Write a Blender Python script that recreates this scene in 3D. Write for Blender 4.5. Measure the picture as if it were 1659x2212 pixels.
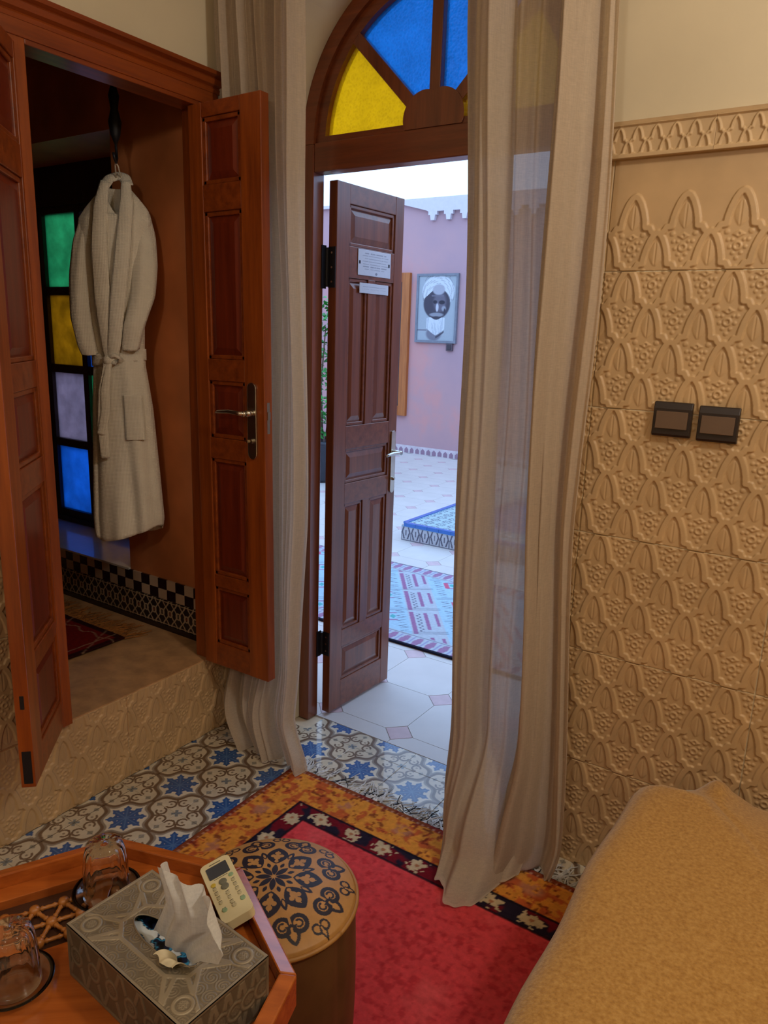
import bpy, bmesh, math, random
import numpy as np
from mathutils import Vector, Matrix

for o in list(bpy.data.objects):
    bpy.data.objects.remove(o, do_unlink=True)
scene = bpy.context.scene
COL = scene.collection
R = math.radians
rnd = random.Random(7)
nrng = np.random.default_rng(11)

# ------------------------------------------------------------------ camera
YAW, PITCH, ROLL, FPX, CAMZ = R(-33.24), R(-13.45), R(1.933), 1606.0, 1.50
fwd = Vector((math.sin(YAW)*math.cos(PITCH), math.cos(YAW)*math.cos(PITCH), math.sin(PITCH)))
rt0 = Vector((math.cos(YAW), -math.sin(YAW), 0)); up0 = rt0.cross(fwd)
rt = rt0*math.cos(ROLL) + up0*math.sin(ROLL); up = -rt0*math.sin(ROLL) + up0*math.cos(ROLL)
cd = bpy.data.cameras.new('camera'); cam = bpy.data.objects.new('camera', cd); COL.objects.link(cam)
M = Matrix.Identity(4)
for i in range(3):
    M[i][0], M[i][1], M[i][2] = rt[i], up[i], -fwd[i]
M[2][3] = CAMZ
cam.matrix_world = M
cd.sensor_fit = 'VERTICAL'; cd.sensor_height = 36.0; cd.lens = FPX*36.0/2212.0; cd.clip_start = 0.02
scene.camera = cam

# ------------------------------------------------------------------ light
scene.view_settings.view_transform = 'Standard'; scene.view_settings.look = 'None'
scene.view_settings.gamma = 1.0; scene.view_settings.use_curve_mapping = False
scene.view_settings.exposure = 0.0
cy = scene.cycles
cy.max_bounces = 12; cy.diffuse_bounces = 3; cy.glossy_bounces = 2; cy.transmission_bounces = 12; cy.transparent_max_bounces = 8
cy.caustics_reflective = False; cy.caustics_refractive = True; cy.blur_glossy = 0.5; cy.adaptive_threshold = 0.03; cy.use_light_tree = False
W = bpy.data.worlds.new('sky'); scene.world = W; W.use_nodes = True
bg = W.node_tree.nodes['Background']
bg.inputs[0].default_value = (0.62, 0.92, 1.42, 1); bg.inputs[1].default_value = 1.75

def lamp(name, loc, watts, col, size):
    l = bpy.data.lights.new(name, 'POINT'); l.energy = watts; l.color = col; l.shadow_soft_size = size
    o = bpy.data.objects.new(name, l); o.location = loc; COL.objects.link(o); return o
WARM = (1.0, 0.95, 0.88)
lamp('room_ceiling_lamp', (0.72, 1.00, 2.50), 37, WARM, 0.10)
lamp('room_fill_light', (-0.30, -0.80, 2.35), 19, WARM, 0.10)  # added fill without a fixture, lifts the foreground and left wall

# ------------------------------------------------------------------ helpers
def srgb(r, g=None, b=None):
    if g is None: r, g, b = r
    f = lambda c: ((c/255.0)/12.92 if c/255.0 <= 0.04045 else (((c/255.0)+0.055)/1.055)**2.4)
    return (f(r), f(g), f(b))

class NT:
    def __init__(s, name):
        s.m = bpy.data.materials.new(name); s.m.use_nodes = True
        s.t = s.m.node_tree; s.b = s.t.nodes['Principled BSDF']; s.out = s.t.nodes['Material Output']
    def n(s, typ, **kw):
        nd = s.t.nodes.new(typ)
        for k, v in kw.items(): setattr(nd, k, v)
        return nd
    def l(s, a, b): s.t.links.new(a, b)
    def coord(s, scale=(1, 1, 1), kind='Object'):
        tc = s.n('ShaderNodeTexCoord'); mp = s.n('ShaderNodeMapping'); mp.inputs['Scale'].default_value = scale
        s.l(tc.outputs[kind], mp.inputs['Vector']); return mp.outputs[0]
    def noise(s, scale, detail=4, coord=None, rough=0.55):
        nd = s.n('ShaderNodeTexNoise'); nd.inputs['Scale'].default_value = scale
        nd.inputs['Detail'].default_value = detail; nd.inputs['Roughness'].default_value = rough
        if coord is not None: s.l(coord, nd.inputs['Vector'])
        return nd.outputs['Fac']
    def ramp(s, fac, stops):
        r = s.n('ShaderNodeValToRGB'); e = r.color_ramp.elements
        while len(e) < len(stops): e.new(0.5)
        for el, (p, c) in zip(e, stops):
            el.position = p; el.color = (*c, 1)
        s.l(fac, r.inputs[0]); return r.outputs[0]
    def bump(s, h, strength=0.3, dist=0.002):
        b = s.n('ShaderNodeBump'); b.inputs['Strength'].default_value = strength; b.inputs['Distance'].default_value = dist
        s.l(h, b.inputs['Height']); s.l(b.outputs[0], s.b.inputs['Normal']); return b
    def set(s, **kw):
        for k, v in kw.items():
            s.b.inputs[k.replace('_', ' ')].default_value = v
        return s

def plain(name, col, rough=0.5, metal=0.0, var=0.12, vs=18.0, bump=0.0, bs=180.0, spec=0.5, coat=0.0):
    t = NT(name); c = t.coord()
    lo = tuple(max(0, x*(1-var)) for x in col); hi = tuple(min(1, x*(1+var)) for x in col)
    t.l(t.ramp(t.noise(vs, 3, c), [(0.3, lo), (0.7, hi)]), t.b.inputs['Base Color'])
    t.set(Roughness=rough, Metallic=metal, Specular_IOR_Level=spec, Coat_Weight=coat)
    if bump > 0: t.bump(t.noise(bs, 3, c), bump, 0.001)
    return t.m

def wood(name, dark, light, axis='z', rough=0.35, coat=0.25, scale=1.0):
    t = NT(name); k = 34*scale
    sc = {'z': (k, k, 2.2), 'x': (2.2, k, k), 'y': (k, 2.2, k)}[axis]
    c = t.coord(sc)
    n1 = t.noise(1.0, 4, c, 0.65)
    t.l(t.ramp(n1, [(0.25, dark), (0.5, tuple((a+b)/2 for a, b in zip(dark, light))), (0.75, light)]), t.b.inputs['Base Color'])
    t.set(Roughness=rough, Coat_Weight=coat, Coat_Roughness=0.15)
    
    return t.m

def vcol(name, rough=0.5, bump=0.0, bs=220.0, var=0.10, vs=60.0, coat=0.0, spec=0.5):
    t = NT(name); at = t.n('ShaderNodeAttribute'); at.attribute_name = 'Col'
    c = t.coord(); mx = t.n('ShaderNodeMix', data_type='RGBA', blend_type='MULTIPLY'); mx.inputs[0].default_value = 1.0
    t.l(at.outputs['Color'], mx.inputs[6])
    t.l(t.ramp(t.noise(vs, 2, c), [(0.25, (1-2*var,)*3), (0.75, (1.0,)*3)]), mx.inputs[7])
    t.l(mx.outputs[2], t.b.inputs['Base Color'])
    t.set(Roughness=rough, Coat_Weight=coat, Specular_IOR_Level=spec)
    if bump > 0: t.bump(t.noise(bs, 3, c), bump, 0.0015)
    return t.m

class MB:
    """collects shapes that become ONE mesh"""
    def __init__(s): s.v = []; s.f = []
    def add(s, vs, fs):
        o = len(s.v); s.v += [tuple(p) for p in vs]; s.f += [tuple(i+o for i in f) for f in fs]; return s
    def box(s, x0, x1, y0, y1, z0, z1):
        v = [(x, y, z) for z in (z0, z1) for y in (y0, y1) for x in (x0, x1)]
        return s.add(v, [(0, 2, 3, 1), (4, 5, 7, 6), (0, 1, 5, 4), (2, 6, 7, 3), (0, 4, 6, 2), (1, 3, 7, 5)])
    def frustum(s, x0, x1, z0, z1, y0, y1, inset):
        """raised field panel: back rectangle at y0, smaller front rectangle at y1"""
        a = [(x0, y0, z0), (x1, y0, z0), (x1, y0, z1), (x0, y0, z1)]
        b = [(x0+inset, y1, z0+inset), (x1-inset, y1, z0+inset), (x1-inset, y1, z1-inset), (x0+inset, y1, z1-inset)]
        fs = [(4, 5, 6, 7), (3, 2, 1, 0)] + [(i, (i+1) % 4, 4+(i+1) % 4, 4+i) for i in range(4)]
        return s.add(a+b, fs)
    def prism(s, pts, y0, y1, plane='xz'):
        mk = {'xz': lambda a, b, h: (a, h, b), 'xy': lambda a, b, h: (a, b, h), 'yz': lambda a, b, h: (h, a, b)}[plane]
        n = len(pts)
        v = [mk(a, b, y0) for a, b in pts] + [mk(a, b, y1) for a, b in pts]
        return s.add(v, [tuple(range(n))[::-1], tuple(range(n, 2*n))] + [(i, (i+1) % n, n+(i+1) % n, n+i) for i in range(n)])
    def lathe(s, prof, seg=24, c=(0, 0, 0), axis='z', rf=None, cap=True):
        v = []; f = []
        for r_, h in prof:
            for k in range(seg):
                a = 2*math.pi*k/seg; q = r_*(rf(a, h) if rf else 1)
                p = (q*math.cos(a), q*math.sin(a), h)
                if axis == 'x': p = (p[2], p[0], p[1])
                if axis == 'y': p = (p[0], p[2], p[1])
                v.append((p[0]+c[0], p[1]+c[1], p[2]+c[2]))
        for i in range(len(prof)-1):
            for k in range(seg):
                f.append((i*seg+k, i*seg+(k+1) % seg, (i+1)*seg+(k+1) % seg, (i+1)*seg+k))
        if cap:
            f.append(tuple(range(seg))[::-1]); f.append(tuple((len(prof)-1)*seg+k for k in range(seg)))
        return s.add(v, f)
    def tube(s, pts, r, seg=8):
        pts = [Vector(p) for p in pts]; rr = r if isinstance(r, (list, tuple)) else [r]*len(pts)
        v = []; f = []
        ref = Vector((0.31, 0.17, 0.93)).normalized()
        for i, p in enumerate(pts):
            t = (pts[min(i+1, len(pts)-1)] - pts[max(i-1, 0)]).normalized()
            a = t.cross(ref)
            if a.length < 1e-4: a = t.cross(Vector((1, 0, 0)))
            a.normalize(); b = t.cross(a)
            for k in range(seg):
                w = 2*math.pi*k/seg; v.append(p + (a*math.cos(w) + b*math.sin(w))*rr[i])
        for i in range(len(pts)-1):
            for k in range(seg):
                f.append((i*seg+k, i*seg+(k+1) % seg, (i+1)*seg+(k+1) % seg, (i+1)*seg+k))
        f.append(tuple(range(seg))[::-1]); f.append(tuple((len(pts)-1)*seg+k for k in range(seg)))
        return s.add(v, f)
    def mesh(s, name, smooth=False):
        me = bpy.data.meshes.new(name); me.from_pydata(s.v, [], s.f)
        bm = bmesh.new(); bm.from_mesh(me); bmesh.ops.recalc_face_normals(bm, faces=bm.faces)
        bad = [f for f in bm.faces if len(f.verts) > 4]
        if bad: bmesh.ops.triangulate(bm, faces=bad)
        bm.to_mesh(me); bm.free()
        if smooth: me.polygons.foreach_set('use_smooth', [True]*len(me.polygons))
        return me

def link(name, me, mat=None, parent=None, loc=None, rot=None, bevel=0, kind=None, label=None, solid=0):
    if mat is not None and not me.materials: me.materials.append(mat)
    o = bpy.data.objects.new(name, me); COL.objects.link(o)
    if parent is not None: o.parent = parent
    if loc is not None: o.location = loc
    if rot is not None: o.rotation_euler = rot
    if bevel:
        b = o.modifiers.new('edge', 'BEVEL'); b.width = bevel; b.segments = 2; b.limit_method = 'ANGLE'; b.angle_limit = R(40)
    if solid:
        b = o.modifiers.new('thick', 'SOLIDIFY'); b.thickness = solid; b.offset = 0
    if kind: o['kind'] = kind
    if label: o['label'] = label
    return o
def obj(name, mb, mat, parent=None, smooth=False, **kw):
    return link(name, mb.mesh(name, smooth), mat, parent, **kw)
def tag(o, label, cat, group=None):
    o['label'] = label; o['category'] = cat
    if group: o['group'] = group
    return o
def struct(o, label, cat):
    o['kind'] = 'structure'; return tag(o, label, cat)
def thing(name, label, cat, loc=(0, 0, 0), rotz=0, group=None):
    o = bpy.data.objects.new(name, None); COL.objects.link(o); o.empty_display_size = 0.05
    o.location = loc; o.rotation_euler = (0, 0, rotz); return tag(o, label, cat, group)

def grid(name, P, cols=None, smooth=True, wrap=False, keep=None):
    """P: (rows, columns, 3) array -> quad grid mesh, cols (rows, columns, 3) linear colour"""
    n, m = P.shape[:2]
    idx = np.arange(n*m).reshape(n, m)
    if wrap:
        a, b = idx[:-1], np.roll(idx, -1, 1)[:-1]; c, d = np.roll(idx, -1, 1)[1:], idx[1:]
    else:
        a, b, c, d = idx[:-1, :-1], idx[:-1, 1:], idx[1:, 1:], idx[1:, :-1]
    q = np.stack([a, b, c, d], -1).reshape(-1, 4)
    if keep is not None:
        q = q[keep.reshape(-1)]
    me = bpy.data.meshes.new(name)
    me.vertices.add(n*m); me.vertices.foreach_set('co', np.ascontiguousarray(P, dtype=np.float32).ravel())
    me.loops.add(q.size); me.loops.foreach_set('vertex_index', q.astype(np.int32).ravel())
    me.polygons.add(len(q)); me.polygons.foreach_set('loop_start', (np.arange(len(q))*4).astype(np.int32))
    me.update(calc_edges=True)
    if smooth: me.polygons.foreach_set('use_smooth', np.ones(len(q), dtype=bool))
    if cols is not None:
        at = me.color_attributes.new('Col', 'FLOAT_COLOR', 'POINT')
        cc = np.ones((n*m, 4), dtype=np.float32); cc[:, :3] = cols.reshape(-1, 3)
        at.data.foreach_set('color', cc.ravel())
    me.validate(); return me
def sst(a, b, x):
    t = np.clip((x-a)/(b-a), 0, 1); return t*t*(3-2*t)
def mixc(base, col, mask):
    return base*(1-mask[..., None]) + np.array(col)*mask[..., None]
_perm = nrng.random((64, 64))
def vnoise(x, y):
    """smooth 2-D value noise with unit cells"""
    xi = np.floor(x).astype(int); yi = np.floor(y).astype(int); fx = x-xi; fy = y-yi
    fx = fx*fx*(3-2*fx); fy = fy*fy*(3-2*fy); g = lambda a, b: _perm[a % 64, b % 64]
    return (g(xi, yi)*(1-fx)+g(xi+1, yi)*fx)*(1-fy) + (g(xi, yi+1)*(1-fx)+g(xi+1, yi+1)*fx)*fy
def fbm(x, y, o=4):
    s = 0; a = 0.5
    for k in range(o): s = s + a*vnoise(x*2**k+17*k, y*2**k+31*k); a *= 0.5
    return s/(1-0.5**o)

# ------------------------------------------------------------------ materials
M_CREAM = plain('cream_plaster', srgb(222, 205, 172), 0.75, var=0.05, vs=3)
M_TILE = plain('carved_tan_tile', srgb(206, 170, 124), 0.42, var=0.10, vs=7, spec=0.4)
M_GROUT = plain('pale_grout', srgb(225, 205, 175), 0.85)
M_FRIEZE = plain('carved_frieze_plaster', srgb(205, 172, 128), 0.5, var=0.08)
M_TADE = plain('brown_polished_plaster', srgb(220, 134, 80), 0.40, var=0.28, vs=3.0, bump=0.15, bs=25)
M_DARKCEIL = plain('dark_wood_ceiling', srgb(70, 45, 32), 0.6)
M_WOOD = wood('orange_brown_wood', srgb(116, 50, 16), srgb(178, 88, 28), 'z')
M_WOODX = wood('orange_brown_wood_across', srgb(108, 45, 15), srgb(164, 78, 26), 'y')
M_WOODP = wood('red_brown_panel_wood', srgb(90, 28, 12), srgb(132, 50, 22), 'z')
M_DOOR = wood('varnished_red_brown_wood', srgb(98, 46, 24), srgb(150, 80, 44), 'z', rough=0.28, coat=0.5)
M_DOORX = wood('varnished_red_brown_wood_across', srgb(98, 46, 24), srgb(150, 80, 44), 'y', rough=0.28, coat=0.5)
M_FRAMEX = wood('arch_frame_wood', srgb(98, 46, 24), srgb(148, 76, 40), 'x', rough=0.32, coat=0.4)
M_CHROME = plain('brushed_steel', (0.62, 0.58, 0.50), 0.25, metal=1.0, bump=0)
M_BLACK = plain('black_iron', (0.018, 0.018, 0.022), 0.45, metal=0.3)
M_PAPER = plain('white_paper', srgb(225, 225, 232), 0.7, var=0.03)
t = NT('pink_washed_plaster'); c_ = t.coord()
t.l(t.ramp(t.noise(0.55, 5, c_, 0.6), [(0.40, srgb(182, 148, 156)), (0.52, srgb(192, 152, 156)), (0.57, srgb(206, 150, 148)), (0.70, srgb(202, 156, 152))]), t.b.inputs['Base Color'])
t.set(Roughness=0.8); M_PINK = t.m
# ================================================================== the room shell
XB, YA, CEIL = -1.94, 1.92, 2.95
SILL, OTOP, OY0, OY1 = 0.303, 2.178, 1.205, 1.805      # raised doorway in the left wall
DCX, DCZ = -1.249, 2.105                                # centre of the arched doorway

fl = struct(obj('floor', MB().box(XB-0.12, 2.4, -2.1, 2.14, -0.12, -0.006), M_GROUT), 'patterned cement tile floor of the room', 'floor')
struct(obj('ceiling', MB().box(-2.1, 2.4, -2.15, 2.14, CEIL, CEIL+0.1), M_CREAM), 'plain cream ceiling above the room', 'ceiling')

def arc(cx, cz, r, a0, a1, n):
    return [(cx+r*math.cos(R(a0+(a1-a0)*i/n)), cz+r*math.sin(R(a0+(a1-a0)*i/n))) for i in range(n+1)]
RW = 0.497
out = [(XB-0.16, 0), (DCX-RW, 0)] + arc(DCX, DCZ, RW, 180, 0, 40) + [(DCX+RW, 0), (2.3, 0), (2.3, CEIL), (XB-0.16, CEIL)]
wall_back = struct(obj('wall_back', MB().prism(out, YA+0.0012, 2.14), M_CREAM), 'cream wall with the arched doorway and carved tan tiles', 'wall')
struct(obj('wall_front', MB().box(XB-0.06, 2.45, -2.15, -2.0, 0, CEIL), M_CREAM), 'cream wall behind the viewer', 'wall')
struct(obj('wall_right', MB().box(2.3, 2.45, -2.0, 2.14, 0, CEIL), M_CREAM), 'cream wall to the right beyond the bed', 'wall')
mb = MB()
mb.box(XB-0.06, XB-0.0012, -2.0, OY0, 0, CEIL); mb.box(XB-0.06, XB-0.0012, OY1, YA+0.006, 0, CEIL)
mb.box(XB-0.06, XB-0.0012, OY0, OY1, OTOP, CEIL); mb.box(XB-0.06, XB-0.0012, OY0, OY1, 0, SILL-0.006)
wall_left = struct(obj('wall_left', mb, M_CREAM), 'cream wall with the raised bathroom doorway', 'wall')

# ---- carved relief tiles: interlaced pointed arches as real relief
TA, TB_ = 0.1195, 0.0836
ARCH = np.array([(0, 0.0045), (0.007, 0.0005), (0.0150, -0.012), (0.0220, -0.030), (0.0270, -0.050), (0.0290, -0.0665), (0.0405, -0.0675), (0.0450, -0.0765), (0.0520, -0.0815), (0.05975, -0.0800)])
def polydist(x, z, P):
    d = np.full(x.shape, 9.0)
    for (x0, z0), (x1, z1) in zip(P[:-1], P[1:]):
        vx, vz = x1-x0, z1-z0; L = vx*vx+vz*vz
        t = np.clip(((x-x0)*vx+(z-z0)*vz)/L, 0, 1)
        d = np.minimum(d, np.hypot(x-x0-t*vx, z-z0-t*vz))
    return d
def relief(x, z, ztop, rows, a=TA, b=TB_, par=0, hw=0.0074, motif=True, first=-9):
    """height of the carving at (x, z); apexes of row j lie at z = ztop - j*b, alternate rows shifted half a pitch"""
    sc = a/TA; d = np.full(x.shape, 9.0); h = np.zeros(x.shape)
    for j in rows:
        off = a/2 if (j+par) % 2 == 0 else 0.0
        dx = (x-off+a/2) % a - a/2; dz = z-(ztop-j*b); ax = np.abs(dx)
        d = np.minimum(d, polydist(ax, dz, ARCH*np.array([sc, b/TB_])))
        if not motif or j < first: continue
        inside = (dz < 0)
        t = np.clip((dz+0.072)/0.058, 0, 1); w = 0.0155*np.sin(np.pi*t)**0.7 + 1e-5
        leaf = np.clip(1-ax/w, 0, 1)*((dz > -0.072) & (dz < -0.014))
        h = np.maximum(h, 0.0026*np.sqrt(leaf)*np.where(ax < 0.0016, 0.35, 1.0))
        di = 1-(ax/0.017+np.abs(dz+0.0885)/0.0095); hole = np.hypot(dx, dz+0.0885) < 0.0032
        h = np.maximum(h, 0.0026*sst(0, 0.35, di)*np.where(hole, 0.2, 1))
        rg = np.abs(np.hypot(dx, dz+0.114)-0.0075); h = np.maximum(h, 0.0026*(1-sst(0.0016, 0.0034, rg)))
        for bx, bz, br in ((0.0255, -0.083, 0.0062), (0.0215, -0.1005, 0.0048), (0.0165, -0.1165, 0.0048), (0.0085, -0.1295, 0.0046), (0.0, -0.1405, 0.0050), (0.012, -0.1005, 0.0040)):
            q = np.hypot(ax-bx, dz-bz)/br; h = np.maximum(h, 0.0024*np.sqrt(np.clip(1-q*q, 0, 1)))
    band = 0.0048*(1-sst(hw*sc-0.0012, hw*sc+0.0010, d))
    return np.maximum(band, h), d
TW, TH = 4*TA, 0.3345
def tile_mesh(name, w, h, fn, step=0.0018, joint=0.0015):
    nx, nz = int(w/step)+1, int(h/step)+1
    x = np.linspace(joint, w-joint, nx); z = np.linspace(joint, h-joint, nz)
    X, Z = np.meshgrid(x, z); H = fn(X, Z)
    P = np.stack([X, -H, Z], -1)
    P = np.pad(P, ((1, 1), (1, 1), (0, 0)), mode='edge'); P[0, :, 1] = P[-1, :, 1] = 0.006; P[:, 0, 1] = P[:, -1, 1] = 0.006
    return grid(name, P)
full = tile_mesh('carved_tile', TW, TH, lambda x, z: relief(x, z, TH-0.002, range(-2, 6))[0])
def crest(x, z):
    h, d = relief(x, z, 0.166, range(0, 4)); return h
top = tile_mesh('crest_tile', TW, TH, crest)
low = tile_mesh('riser_tile', TW, SILL-0.003, lambda x, z: relief(x, z, TH-0.002, range(-2, 6))[0], 0.0020)
for me in (full, top, low): me.materials.append(M_TILE)
for i in range(-1, 4):
    for j in range(6):
        x0 = -0.147 - 2*TW + TW*(i+1)
        if x0 < DCX+RW-0.02: continue
        z0 = TH*j - 0.003 if j else 0.0
        link('carved_tile', full if j < 5 else top, parent=wall_back, loc=(x0, YA, 0.3315*0+TH*j-0.0035 if j else -0.0035))
# narrow cut tiles between the arch and the first full column
cutw = (-0.147-TW) - (DCX+RW)
cutm = tile_mesh('cut_tile', cutw, TH, lambda x, z: relief(x+TW-cutw, z, TH-0.002, range(-2, 6))[0]); cutm.materials.append(M_TILE)
cutt = tile_mesh('cut_crest_tile', cutw, TH, lambda x, z: crest(x+TW-cutw, z)); cutt.materials.append(M_TILE)
for j in range(6):
    link('carved_tile', cutm if j < 5 else cutt, parent=wall_back, loc=(DCX+RW, YA, TH*j-0.0035))
# riser under the raised doorway and the wall to its left
y = YA-0.01
while y > -0.9:
    y -= TW
    hi = y+TW
    link('carved_tile', low, parent=wall_left, loc=(XB, y, 0.0), rot=(0, 0, R(90)))
for i in range(4):
    for j in range(1, 5):
        link('carved_tile', full, parent=wall_left, loc=(XB, OY0-0.06-TW*(i+1), SILL+TH*(j-1)), rot=(0, 0, R(90)))

# ---- carved frieze band along the top of the tiles
FZ0, FZ1 = 1.925, 1.999
def frz(x, z):
    h, d = relief(x, z, 0.064, (0, 1), a=0.0428, b=0.0300, par=1, motif=False, hw=0.0078)
    h = h*0.9
    h = np.maximum(h, 0.0070*(1-sst(0.0085, 0.0105, z))); h = np.maximum(h, 0.0055*sst(0.070, 0.0715, z))
    return h
mf = tile_mesh('frieze_piece', 0.0428*8, FZ1-FZ0, frz, 0.0014, 0.0002)
fx0 = -0.615-0.0428*3
tr = struct(obj('trim_1', MB().prism([(0, FZ0), (-0.012, FZ0), (-0.012, FZ0+0.004), (-0.002, FZ0+0.005), (-0.002, FZ1), (-0.014, FZ1+0.001), (-0.016, FZ1+0.008), (0, FZ1+0.012)], fx0, 2.3, 'yz'), M_FRIEZE, loc=(0, YA, 0)), 'narrow carved arch frieze above the tan wall tiles', 'trim')
for k in range(9):
    link('frieze_piece', mf, M_FRIEZE, parent=tr, loc=(fx0+0.0428*8*k, -0.012, FZ0))

# ---- light switches
def switch(name, x, z, label):
    t = thing(name, label, 'switch', (x, YA-0.005, z), 0, 'light switches on the tiled wall')
    mb = MB().prism([(0.004, -0.042), (-0.009, -0.042), (-0.013, -0.036), (-0.013, 0.026), (-0.008, 0.042), (0.004, 0.042)], -0.045, 0.045, 'yz')
    obj('plate', mb, M_SWP, t, bevel=0.002)
    obj('rocker', MB().prism([(-0.012, -0.022), (-0.019, -0.022), (-0.0165, 0.020), (-0.012, 0.020)], -0.037, 0.037, 'yz'), M_SWR, t, bevel=0.001, label='lighter brown rocker')
M_SWP = plain('dark_bronze_plastic', srgb(44, 32, 28), 0.4, var=0.1); M_SWR = plain('brown_rocker_plastic', srgb(108, 84, 66), 0.35, var=0.05)
switch('light_switch', -0.418, 1.320, 'dark brown square light switch nearer the curtain')
switch('light_switch', -0.313, 1.317, 'dark brown square light switch further from the curtain')

# ---- patterned cement tiles on the floor (one print, every tile a piece)
TP = 0.217; SX, SY = -1.765, 1.495        # a blue star sits at (SX, SY)
def cement(u, v):
    """print of one tile; (0,0) is the star in the middle"""
    base = np.ones(u.shape+(3,))*np.array(srgb(222, 206, 178))
    hp = TP/(2*math.sqrt(2))
    brown = srgb(118, 92, 70); grey = srgb(156, 142, 126); blue = srgb(44, 90, 152); mid = srgb(100, 140, 184); pale = srgb(234, 222, 198)
    def cell(u0, v0):
        p = (u-u0+v-v0)/math.sqrt(2); q = (u-u0-v+v0)/math.sqrt(2); return p, q
    d = 9.0
    P, Q = cell(0, 0)
    a = np.maximum(np.abs(P), np.abs(Q)); bmin = np.minimum(np.abs(P), np.abs(Q))
    edge = a-(hp-0.004+0.0075*np.cos(np.pi*bmin/hp*1.9))
    star = edge < 0
    base = mixc(base, pale, (star*1.0))
    base = mixc(base, grey, 1-sst(0.0055, 0.008, np.abs(edge+0.0065)))
    base = mixc(base, brown, 1-sst(0.0048, 0.0066, np.abs(edge)))
    r = np.hypot(u, v); th = np.arctan2(v, u)
    th8 = (th+np.pi/8) % (np.pi/4)-np.pi/8
    lobe = np.abs(((th+np.pi/16) % (np.pi/4))/(np.pi/4)*2-1)
    x = r*np.cos(th8); y = np.abs(r*np.sin(th8))
    leafw = 0.0135*np.sin(np.pi*np.clip(x/0.064, 0, 1))**0.8*(1+0.26*np.cos(x*380))
    leaf = (y < leafw) & (x < 0.064) & (x > 0.0)
    base = mixc(base, blue, (leaf & star)*1.0)
    base = mixc(base, mid, ((y < 0.0022) & (x < 0.05) & star)*0.6)
    for cu, cv in ((1, 1), (1, -1), (-1, 1), (-1, -1)):
        p, q = cell(cu*TP/2, cv*TP/2)
        for sgn in (1, -1):
            for (m, n) in ((p*sgn, q), (q*sgn, p)):
                an = np.abs(n)
                w = np.hypot(an-0.0195, m-(hp-0.0270)); ang = np.arctan2(m-(hp-0.0270), -(an-0.0195))
                rr = 0.0175-0.0040*np.clip((ang+2.6)/5.2, 0, 1)
                sp = (np.abs(w-rr) < 0.0034) & (ang > -2.7) & (ang < 2.2) & ~star
                base = mixc(base, brown, sp*1.0)
                base = mixc(base, brown, ((w < 0.0042) & ~star)*0.75)
                base = mixc(base, brown, ((an < 0.0032) & (m > hp-0.024) & (m < hp) & ~star)*1.0)
        sq = np.maximum(np.abs(np.abs(p)-hp*0.74), np.abs(np.abs(q)-hp*0.74))
        base = mixc(base, srgb(132, 128, 118), ((sq < 0.0075) & ~star)*0.8)
        cr = np.minimum(np.abs(p), np.abs(q)); ra = np.maximum(np.abs(p), np.abs(q))
        base = mixc(base, srgb(110, 122, 130), ((cr < 0.0042) & (ra < 0.016))*0.9)
    return base
N = 112
g = np.linspace(-TP/2+0.0006, TP/2-0.0006, N); U, V = np.meshgrid(g, g)
P = np.stack([U, V, np.zeros_like(U)], -1); Cc = cement(U, V)
P = np.pad(P, ((1, 1), (1, 1), (0, 0)), mode='edge'); P[0, :, 2] = P[-1, :, 2] = -0.008; P[:, 0, 2] = P[:, -1, 2] = -0.008
Cc = np.pad(Cc, ((1, 1), (1, 1), (0, 0)), mode='edge')
M_CEMENT = vcol('printed_cement', rough=0.34, var=0.10, vs=25, coat=0.6)
tm = grid('cement_tile', P, Cc, smooth=False); tm.materials.append(M_CEMENT)
def cut_tile(cx, cy, x0, x1, y0, y1):
    gx = np.linspace(max(x0, cx-TP/2+0.0006), min(x1, cx+TP/2-0.0006), 100); gy = np.linspace(max(y0, cy-TP/2+0.0006), min(y1, cy+TP/2-0.0006), 60)
    u, v = np.meshgrid(gx, gy); me = grid('cement_tile', np.stack([u, v, np.zeros_like(u)], -1), cement(u-cx, v-cy), smooth=False)
    me.materials.append(M_CEMENT); return me
for i in range(0, 10):
    for j in range(-7, 4):
        cx, cy = SX+TP*i, SY+TP*j
        if j < -3 and i > 6: continue
        if cy+TP/2 > 2.135:
            if DCX-0.49 < cx < DCX+0.60: link('cement_tile', cut_tile(cx, cy, DCX-0.445 if i == 1 else -9, DCX+0.445 if cx+TP/2 > DCX+0.44 else 9, -9, 2.138), parent=fl)
            continue
        if cy+TP/2 > YA:
            if cx+TP/2 > DCX-0.49 and cx-TP/2 < DCX+0.49:
                link('cement_tile', cut_tile(cx, cy, DCX-RW+0.002, 9, -9, 9) if i == 0 else tm, parent=fl, loc=None if i == 0 else (cx, cy, 0))
                continue
            link('cement_tile', cut_tile(cx, cy, -9, 9, -9, YA-0.001), parent=fl); continue
        link('cement_tile', tm, parent=fl, loc=(cx, cy, 0))
for j in range(-7, 3):   # cut strip against the left wall
    cy = SY+TP*j
    link('cement_tile', cut_tile(SX-TP, cy, XB+0.001, 9, -9, YA-0.001), parent=fl)

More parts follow.
